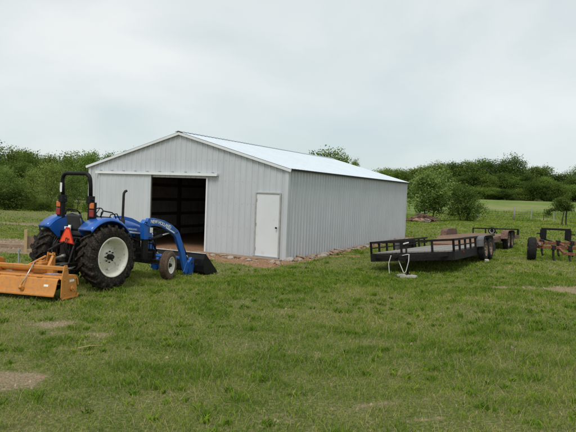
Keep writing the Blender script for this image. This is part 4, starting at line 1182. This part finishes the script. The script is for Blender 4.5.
def rail(path_pts, posts, name='rail', h=RH, parent=tr1, zd=ZD, m='blackrust', s=.06):
    b = MB()
    if name == 'side_rail': b.bar((path_pts[0][0], path_pts[0][1], zd+h*.48), (path_pts[1][0], path_pts[1][1], zd+h*.48), .03, .035)
    for p, q in zip(path_pts[:-1], path_pts[1:]): b.bar((p[0], p[1], zd+h), (q[0], q[1], zd+h), s, s)
    for (x, y) in posts: b.bar((x, y, zd-.01), (x, y, zd+h-s/2), s*.9, s*.9, up=(1, 0, 0))
    return b.build(name, m, parent, .003)
rail([(-.03, -hw-.0), (-.03, hw+.0)], [(-.03, -hw+.03), (-.03, -hw+.95), (-.03, hw-.62), (-.03, hw-.03)], 'front_rail')
rail([(0, -hw+.03), (-L1, -hw+.03)], [(-.62*k-.03, -hw+.03) for k in range(9)], 'side_rail')
rail([(0, hw-.03), (-L1, hw-.03)], [(-.62*k-.03, hw-.03) for k in range(9)], 'side_rail')
# tongue
b = MB(); b.bar((0, -hw+.2, ZD-.075), (1.05, -.03, ZD-.08), .07, .11); b.bar((0, hw-.2, ZD-.073), (1.05, .03, ZD-.078), .07, .11)
b.box((.98, 0, ZD-.08), (.30, .14, .13)); b.build('tongue', 'blackrust', tr1, .005)
b = MB(); b.bar((1.05, 0, ZD-.03), (1.32, 0, ZD-.03), .10, .09); b.cyl((1.30, 0, ZD-.09), (1.30, 0, ZD+.02), .055, 14); b.box((1.16, 0, ZD+.035), (.16, .03, .04)); b.build('coupler', 'blackrust', tr1, .01)
bw_ = Matrix.Translation(loc) @ eu.to_matrix().to_4x4()
q = bw_ @ Vector((.80, .16, 0)); gl = (zgf(q.x, q.y) - q.z)/bw_[2][2]
b = MB(); b.cyl((.80, .16, gl+.10), (.80, .16, .78), .026, 12); b.cyl((.80, .16, gl+.065), (.80, .16, gl+.10), .08, 16); b.cyl((.80, .16, .72), (.80, .24, .72), .012, 8); b.cyl((.80, .24, .72), (.80, .24, .82), .010, 8); jk = b.build('jack', 'blackrust', tr1)
b = MB(); b.bar((.84, .10, .70), (.86, .26, .735), .035, .035); b.build('jack_handle', 'rope', tr1, .01)
b = MB(); b.box((0, 0, .02), (.17, .52, .10)); b.box((.02, .05, .075), (.12, .34, .02))
blk = b.build('wood_block', 'conc', None, .006)
blk.location = (q.x, q.y, zgf(q.x, q.y)); blk.rotation_euler = (0, 0, ang1); tag(blk, 'pale flat block on the grass under the black trailer jack', 'block')
def chain(mb, pts, r=.0105):
    # catmull sampled links
    P = [Vector(p) for p in pts]; S = []
    for i in range(len(P)-1):
        for k in range(8): S.append(P[i].lerp(P[i+1], k/8))
    S.append(P[-1]); mb.tube(S, r, 6)
b = MB()
chain(b, [(1.0, -.20, ZD-.02), (1.03, -.27, .20), (1.03, -.265, -.08)]); chain(b, [(.98, -.18, ZD-.04), (.98, -.05, ZD-.09), (1.0, .10, ZD-.03), (1.0, .28, ZD+.0)])
chain(b, [(1.0, .30, ZD), (1.03, .29, .25), (1.03, .20, -.02), (1.03, .14, -.07), (1.03, .04, .20), (1.0, -.02, ZD-.1)]); b.build('safety_chain', 'rope', tr1)
for y, out in ((hw+.09, 1), (-hw-.09, -1)):
    for x in (-2.95, -3.67): tr_wheel(tr1, x, y, out, R=.34)
    b = MB(); pts = [(-2.54, .46), (-2.58, .66), (-2.70, .755), (-2.95, .775), (-3.6, .775), (-3.88, .755), (-4.02, .66), (-4.06, .46)]
    vs = []; fs = []
    for (x, z) in pts: vs += [(x, y-out*.13, z), (x, y+out*.12, z), (x, y+out*.12, z-.05 if False else z-.012), (x, y-out*.13, z-.012)]
    for i in range(7):
        for k in range(4): fs.append((i*4+k, i*4+(k+1) % 4, i*4+4+(k+1) % 4, i*4+4+k))
    fs += [(0, 1, 2, 3), (31, 30, 29, 28)]
    b.add(vs, fs); b.build('fender', 'greypanel', tr1, .004)
b = MB()
for x in (-2.95, -3.67): b.cyl((x, -hw-.1, .34), (x, hw+.1, .34), .035, 10)
for y in (-hw+.1, hw-.1):
    b.bar((-2.7, y, .42), (-3.46, y, .36), .05, .03); b.bar((-3.46, y, .36), (-4.25, y, .42), .05, .03)
b.build('axle', 'blackrust', tr1)
b = MB(); b.box((-.9, hw+.005, ZD-.05), (.08, .02, .05)); b.build('marker_lamp', 'redlens', tr1)
b = MB(); b.tube([(-.1, hw-.2, ZD-.16), (-.4, hw-.1, ZD-.2), (-1.4, hw-.08, ZD-.17), (-2.2, hw-.1, ZD-.2)], .01, 6); b.build('wiring', 'blackpaint', tr1)

q = bw_ @ Vector((-2.75, hw+.22, 0)); b = MB(); b.box((0, 0, .05), (.16, .12, .10)); o = b.build('wheel_chock', 'conc', None, .01); o.location = (q.x, q.y, zgf(q.x, q.y)); o.rotation_euler = (0, 0, ang1+.3); tag(o, 'small pale chock on the grass at the black trailer wheel', 'chock')
# trailer two: brown flatbed, tongue end away from the camera
HD2 = math.radians(30)
ang2 = math.atan2(math.cos(HD2), math.sin(HD2))   # forward points away
ccx, ccy = 7.95, 23.6      # between the axles
loc2, eu2 = place_on_ground(ccx, ccy, ang2, [(0, 1.15), (0, -1.15)], (4.0, 0))
loc2 = (loc2[0], loc2[1], loc2[2] - .03); eu2.y += math.radians(1.6)
tr2 = empty('flatbed_trailer', loc2, eu2); tag(tr2, 'rusty brown plank flatbed trailer with high fenders, beyond the black rail trailer', 'trailer')
hw2 = 1.06; Z2 = .52; F0, B0 = 4.0, -2.2
b = MB()
for y in (-hw2+.04, hw2-.04): b.bar((F0, y, Z2-.09), (B0, y, Z2-.09), .07, .16)
for x in (F0-.035, B0+.035): b.bar((x, -hw2+.075, Z2-.09), (x, hw2-.075, Z2-.09), .07, .16)
for k in range(10): b.bar((F0-.6-k*.58, -hw2+.075, Z2-.10), (F0-.6-k*.58, hw2-.075, Z2-.10), .05, .08)
b.bar((F0, -hw2+.2, Z2-.09), (F0+1.2, -.04, Z2-.09), .07, .12); b.bar((F0, hw2-.2, Z2-.088), (F0+1.2, .04, Z2-.088), .07, .12)
b.build('frame', 'rustbrown', tr2, .005)
b = MB()
for k in range(11):
    y = -hw2+.08 + (k+.5)*(2*hw2-.16)/11; b.box(((F0+B0)/2, y, Z2+.006+.003*(k % 2)), (F0-B0-.14, (2*hw2-.16)/11-.014, .042))
b.build('deck', 'redwood', tr2)
b = MB()
vs = []; 
b.prism([(B0, Z2+.02), (B0-1.0, Z2-.28), (B0-1.0, Z2-.33), (B0, Z2-.04)], -hw2+.02, hw2-.02); b.build('dovetail', 'redwood', tr2)
b = MB(); b.box((B0-1.03, 0, Z2-.30), (.06, 2*hw2, .10)); b.build('tail_bar', 'rust', tr2, .004)
rail([(F0-.03, -hw2), (F0-.03, hw2)], [(F0-.03, y) for y in (-hw2+.03, -.45, .45, hw2-.03)], 'front_rail', .26, tr2, Z2, s=.06)
b = MB()
b.bar((F0-.03, -hw2+.03, Z2+.26), (F0-.35, -hw2+.03, Z2+.26), .06, .06); b.bar((F0-.35, -hw2+.03, Z2), (F0-.35, -hw2+.03, Z2+.23), .05, .05, up=(1, 0, 0)); b.build('rail_return', 'blackrust', tr2)
for y, out in ((hw2+.14, 1), (-hw2-.14, -1)):
    for x in (-.43, .43): tr_wheel(tr2, x, y, out, R=.36)
    b = MB(); pts = [(-.95, .48), (-.86, .72), (-.62, .79), (0, .80), (.62, .79), (.86, .72), (.95, .48)]
    vs = []; fs = []
    for (x, z) in pts: vs += [(x, y-out*.14, z), (x, y+out*.12, z), (x, y+out*.12, z-.015), (x, y-out*.14, z-.015)]
    for i in range(6):
        for k in range(4): fs.append((i*4+k, i*4+(k+1) % 4, i*4+4+(k+1) % 4, i*4+4+k))
    fs += [(0, 1, 2, 3), (27, 26, 25, 24)]
    b.add(vs, fs); b.prism([(-.95, .48), (-.86, .71), (-.62, .78), (.62, .78), (.86, .71), (.95, .48), (.86, .45), (-.86, .45)], y-out*.14, y-out*.128)
    b.build('fender', 'rustbrown', tr2, .004)
b = MB()
for x in (-.43, .43): b.cyl((x, -hw2-.1, .36), (x, hw2+.1, .36), .035, 10)
b.build('axle', 'rustbrown', tr2)
b = MB(); b.cyl((F0+.9, .1, .0), (F0+.9, .1, .62), .035, 10); b.build('jack', 'blackrust', tr2)
# spare wheel with a white rim standing against the head rail
sp2 = empty('spare_wheel', (0, 0, 0)); Tw = bw2 = Matrix.Translation(loc2) @ eu2.to_matrix().to_4x4()
q = Tw @ Vector((F0+.20, .20, Z2-.025)); sp2.location = q; sp2.rotation_euler = (0, 0, ang2); sp2.scale = (.85, .85, .85)
R_ = .21
b = MB(); TT = Matrix.Translation((0, 0, R_)) @ Matrix.Rotation(PI/2, 4, 'Z'); b.lathe([(.12, -.06), (.17, -.075), (.20, -.06), (R_, 0), (.20, .06), (.17, .075), (.12, .06)], 28, TT); b.build('tyre', 'oldrubber', sp2)
b = MB(); b.lathe([(.135, -.055), (.15, -.078), (.115, -.075), (.105, -.03), (.105, .03), (.115, .07), (.135, .06)], 28, TT); b.build('rim', 'white', sp2)
b = MB(); b.cyl(TT @ Vector((0, -.03, 0)), TT @ Vector((0, .03, 0)), .106, 20); b.build('disc', 'iron', sp2)
tag(sp2, 'small wheel with white rim standing on the tongue behind the brown flatbed far rail', 'wheel')

# ------------------------------------------------------------------ red implement at the right edge
ix, iy = 8.13, 18.75
imp = empty('field_cultivator', (ix, iy, zgf(ix+1, iy) - .03), (0, 0, math.radians(-3))); tag(imp, 'rusty red toolbar cultivator with hanging shanks and one black tyre, right edge', 'farm implement')
zi = 0
Tm = Matrix.Translation((0, .05, .38)) @ Matrix.Rotation(PI/2 - .30, 4, 'Z') @ Matrix.Scale(1.09, 4)
b = MB(); b.lathe([(.18, -.09), (.22, -.11), (.30, -.12), (.345, -.10), (.36, -.05), (.362, 0), (.36, .05), (.345, .10), (.30, .12), (.22, .11), (.18, .09)], 36, Tm); wh = b.build('wheel', 'oldrubber', imp)
b = MB(); b.lathe([(.185, -.09), (.17, -.03), (.06, -.02), (0, -.02), (0, .02), (.06, .03), (.17, .04), (.185, .09)], 28, Tm); b.cyl((0, -.10, 0), (0, .1, 0), .045, 12, Tm); b.build('rim', 'rust', wh)
b = MB(); b.cyl((0, -.12, 0), (0, .12, 0), .06, 14, Tm); b.build('hub', 'rustrim', wh)
ZI = -.09
b = MB(); Lb = 3.6
b.bar((.22, .35, .66+ZI), (Lb, .35, .70+ZI), .10, .10); b.bar((.16, -.02, .55+ZI), (Lb, -.02, .57+ZI), .11, .09); b.bar((.80, -.45, .36+ZI/2), (Lb, -.62, .24+ZI/2), .09, .09)
for x in (.30, 1.0, 1.75, 2.6, 3.4):
    b.bar((x, .40, .66+ZI), (x, -.05, .60+ZI), .08, .09)
for x in (.85, 1.9, 3.0): b.bar((x, .0, .54+ZI), (x, -.5, .34+ZI/2), .07, .07)
b.build('toolbar', 'rust', imp, .006)
b = MB(); b.bar((.0, .05, .35), (.32, .0, .60), .07, .07); b.bar((.10, .05, .42), (.34, .30, .74), .05, .06); b.cyl((-.02, .05, .35), (.18, .08, .35), .03); b.box((.24, -.06, .56), (.12, .12, .14)); b.build('wheel_arm', 'rust', imp, .01)
for i, (x, y, z) in enumerate([(.42, .35, .74), (.66, -.02, .60), (.95, .35, .74), (1.18, -.02, .60), (1.40, .35, .74), (1.62, -.02, .60), (1.85, .35, .74), (2.1, -.02, .60), (2.45, .35, .74), (2.8, -.02, .6), (3.15, .35, .74)]):
    b = MB(); z -= .07 - ZI; b.bar((x, y-.02, z), (x, y-.06, z-.30), .05, .06); b.bar((x, y-.06, z-.28), (x, y-.16, z-.42), .05, .04); b.box((x, y-.03, z+.02), (.11, .15, .15)); b.build('shank', 'iron', imp)
b = MB(); b.cyl((.14, -.14, .585), (.14, -.24, .585), .045, 12); b.cyl((1.25, -.50, .40), (1.25, -.60, .39), .035, 12); b.build('hub_cap', 'steel', imp)
b = MB()
zt = .33
b.bar((.78, 1.35, 1.00), (1.78, 1.35, 1.00), .07, .07)
for x in (.85, 1.71): b.box((x, 1.35, .80), (.21, .07, .36))
b.cyl((.62, 1.35, .83), (.82, 1.35, .83), .022, 8); b.cyl((1.74, 1.35, .83), (1.96, 1.35, .83), .022, 8)
for x in (.88, 1.68): b.bar((x, 1.35, .64), (x, .38, .60), .04, .05)
b.build('carrier_frame', 'blackpaint', imp, .006)

# ------------------------------------------------------------------ stakes and boards at the left
def stake(name, x, y, h, w, m, lab, cat, tilt=0):
    b = MB(); b.box((0, 0, h/2-.1), (w, w, h+.2)); o = b.build(name, m, None, .004); o.location = (x, y, zgf(x, y)); o.rotation_euler = (0, tilt, .3); tag(o, lab, cat); return o
x, y = gp(25.5, 253); stake('wooden_stake', x, y, .70, .085, 'freshwood', 'fresh pine stake left of the tractor, holding one end of the board', 'stake')
x2, y2 = x + .47, y + .55; stake('wooden_stake', x2, y2, .66, .06, 'greywood', 'darker stake just behind the rear tractor tyre', 'stake')
b = MB(); b.bar((x, y+.06, .42), (x2, y2-.04, .40), .03, .40); o = b.build('form_board', 'damp_board', None, .004); o.data.transform(Matrix.Translation((-x, -y, -.42)));
o.location = (x, y, zgf(x, y)+.30); tag(o, 'tan board standing between the two stakes left of the tractor', 'board')
x, y = gp(18.5, 268); b = MB(); b.bar((0, 0, -.2), (0, 0, .50), .035, .03, up=(1, 0, 0)); b.box((0, 0, .46), (.06, .05, .05)); o = b.build('metal_stake', 'galv', None); o.location = (x, y, zgf(x, y)); tag(o, 'thin grey metal stake in the grass behind the orange tiller', 'stake')
# long timber lying on the bare ground there
xA, yA = gp(2, 246, .1); b = MB(); b.box((0, 0, .06), (3.6, .14, .12)); o = b.build('timber', 'damp_board', None, .005); o.location = (xA-.4, yA+.6, zgf(xA, yA+.6)); o.rotation_euler = (0, 0, -.1); tag(o, 'long squared timber lying on the bare ground at far left', 'timber')

# ------------------------------------------------------------------ fence, brush pile, sticks
fence = empty('wire_fence', (0, 0, 0)); tag(fence, 'woven wire field fence on steel posts crossing behind the trailers', 'fence')
fy = lambda x: 56.5 + .02*(x-10)
posts = [11.5, 13.7, 16.6, 19.0, 22.6, 24.3, 25.6, 26.6, 27.9, 30.6, 33.5, 36.5]
for i, x in enumerate(posts):
    b = MB(); y = fy(x); z = zgf(x, y)
    if i == 4: b.tube([(x, y, z-.2), (x, y, z+1.4)], [.09, .075], 10); nm = 'wooden_post'; m = 'greywood'
    else: b.box((x, y, z+.55), (.05, .05, 1.5)); nm = 'post'; m = 'galv' if i % 2 else 'blackrust'
    b.build(nm, m, fence)
b = MB()
X = np.arange(8.5, 38, .5)
for hh in (.15, .32, .50, .70, .92, 1.12): b.tube([(x, fy(x)-.04, zgf(x, fy(x)) + hh) for x in X], .006, 4)
for x in np.arange(8.5, 38, .3): z = zgf(x, fy(x)); b.tube([(x, fy(x)-.045, z+.1), (x, fy(x)-.045, z+1.1)], .004, 3)
b.build('woven_wire', 'galv', fence)
b = MB(); rg = np.random.RandomState(5)
for i in range(90):
    x = rg.randn()*.75; y = rg.randn()*.4; z = abs(rg.rand())*max(.05, .75 - abs(x)*.45); a = rg.rand()*PI; l = .25 + .5*rg.rand(); e = (rg.rand()-.4)*.5
    b.tube([(x-math.cos(a)*l, y-math.sin(a)*l, max(.02, z-e*.2)), (x, y, z+.04), (x+math.cos(a)*l, y+math.sin(a)*l, max(.02, z+e*.3))], [.05, .045, .02], 6)
bp = b.build('brush_pile', mat('old_cut_branches', (.24, .12, .085), (.15, .10, .08), rough=.9, scale=4), None)
bp.location = (12.0, 50.2, zgf(12.0, 50.2)); tag(bp, 'low heap of reddish brown cut branches beneath the light green tree', 'brush pile')
for i in range(3):
    o = bpy.data.objects.new('stone', rocks[(i+1) % 5]); C.objects.link(o); x = 11.2 + i*.45; o.location = (x, 49.5, zgf(x, 49.5)+.15); o.scale = (.35, .3, .35)
    tag(o, 'reddish boulder beside the heap of cut branches near the shed corner', 'stone', 'boulders by the brush heap')
x, y = gp(78, 348); b = MB(); b.tube([(0, 0, .03), (.14, .06, .05), (.30, .15, .04)], [.006, .005, .003], 6); o = b.build('stick', 'freshwood', None); o.location = (x, y, zgf(x, y)+.03); tag(o, 'pale bare stick lying in the grass at lower left', 'stick')

# ------------------------------------------------------------------ world, sun, camera
w = bpy.data.worlds.new('World'); sc.world = w; w.use_nodes = True
N = w.node_tree.nodes; L = w.node_tree.links; bg = N['Background']
SUN_EL, SUN_AZ = math.radians(58), math.radians(200)   # azimuth clockwise from +y: behind the camera, a little left
sk = N.new('ShaderNodeTexSky'); sk.sky_type = 'NISHITA'; sk.sun_disc = False; sk.sun_elevation = SUN_EL; sk.sun_rotation = SUN_AZ
tc = N.new('ShaderNodeTexCoord')
mp = N.new('ShaderNodeMapping'); mp.inputs['Scale'].default_value = (1, 1, 1.9); L.new(tc.outputs['Generated'], mp.inputs[0])
n1 = N.new('ShaderNodeTexNoise'); n1.inputs['Scale'].default_value = 2.1; n1.inputs['Detail'].default_value = 6; n1.inputs['Roughness'].default_value = .48; n1.inputs['Distortion'].default_value = .3
L.new(mp.outputs[0], n1.inputs['Vector'])
cr = N.new('ShaderNodeValToRGB'); e = cr.color_ramp.elements
e[0].position = .36; e[0].color = (4.6, 5.3, 5.4, 1); e[1].position = .66; e[1].color = (6.7, 6.85, 6.7, 1)
L.new(n1.outputs[0], cr.inputs[0])
mx = N.new('ShaderNodeMix'); mx.data_type = 'RGBA'; mx.inputs[0].default_value = .88
L.new(sk.outputs[0], mx.inputs[6]); L.new(cr.outputs[0], mx.inputs[7])
L.new(mx.outputs[2], bg.inputs['Color']); bg.inputs['Strength'].default_value = .10
sun = bpy.data.lights.new('sun', 'SUN'); sun.energy = 1.5; sun.angle = math.radians(24); sun.color = (1, .97, .92)
so_ = bpy.data.objects.new('sun', sun); C.objects.link(so_)
dirv = Vector((math.sin(SUN_AZ)*math.cos(SUN_EL), math.cos(SUN_AZ)*math.cos(SUN_EL), math.sin(SUN_EL)))
so_.rotation_euler = dirv.to_track_quat('Z', 'Y').to_euler()

cam = bpy.data.cameras.new('camera'); co = bpy.data.objects.new('camera', cam); C.objects.link(co); sc.camera = co
cam.sensor_width = 36; cam.lens = F_PX/576*36; cam.clip_end = 6000; cam.clip_start = .1
co.location = (0, 0, CAM_H)
fwd = Vector((0, math.cos(PITCH), -math.sin(PITCH))); rt = Vector((1, 0, 0)); up = rt.cross(fwd)
cR, sR = math.cos(ROLL), math.sin(ROLL)
# picture turned clockwise: camera rolled the other way
rt2 = rt*cR + up*sR; up2 = up*cR - rt*sR
co.matrix_world = Matrix.Translation(co.location) @ Matrix((rt2, up2, -fwd)).transposed().to_4x4()
sc.render.resolution_x = 1024; sc.render.resolution_y = 768
sc.view_settings.view_transform = 'Standard'; sc.view_settings.look = 'None'; sc.view_settings.exposure = .45; sc.view_settings.gamma = 1
sc.view_settings.use_curve_mapping = False
sc.cycles.max_bounces = 6; sc.cycles.transparent_max_bounces = 4
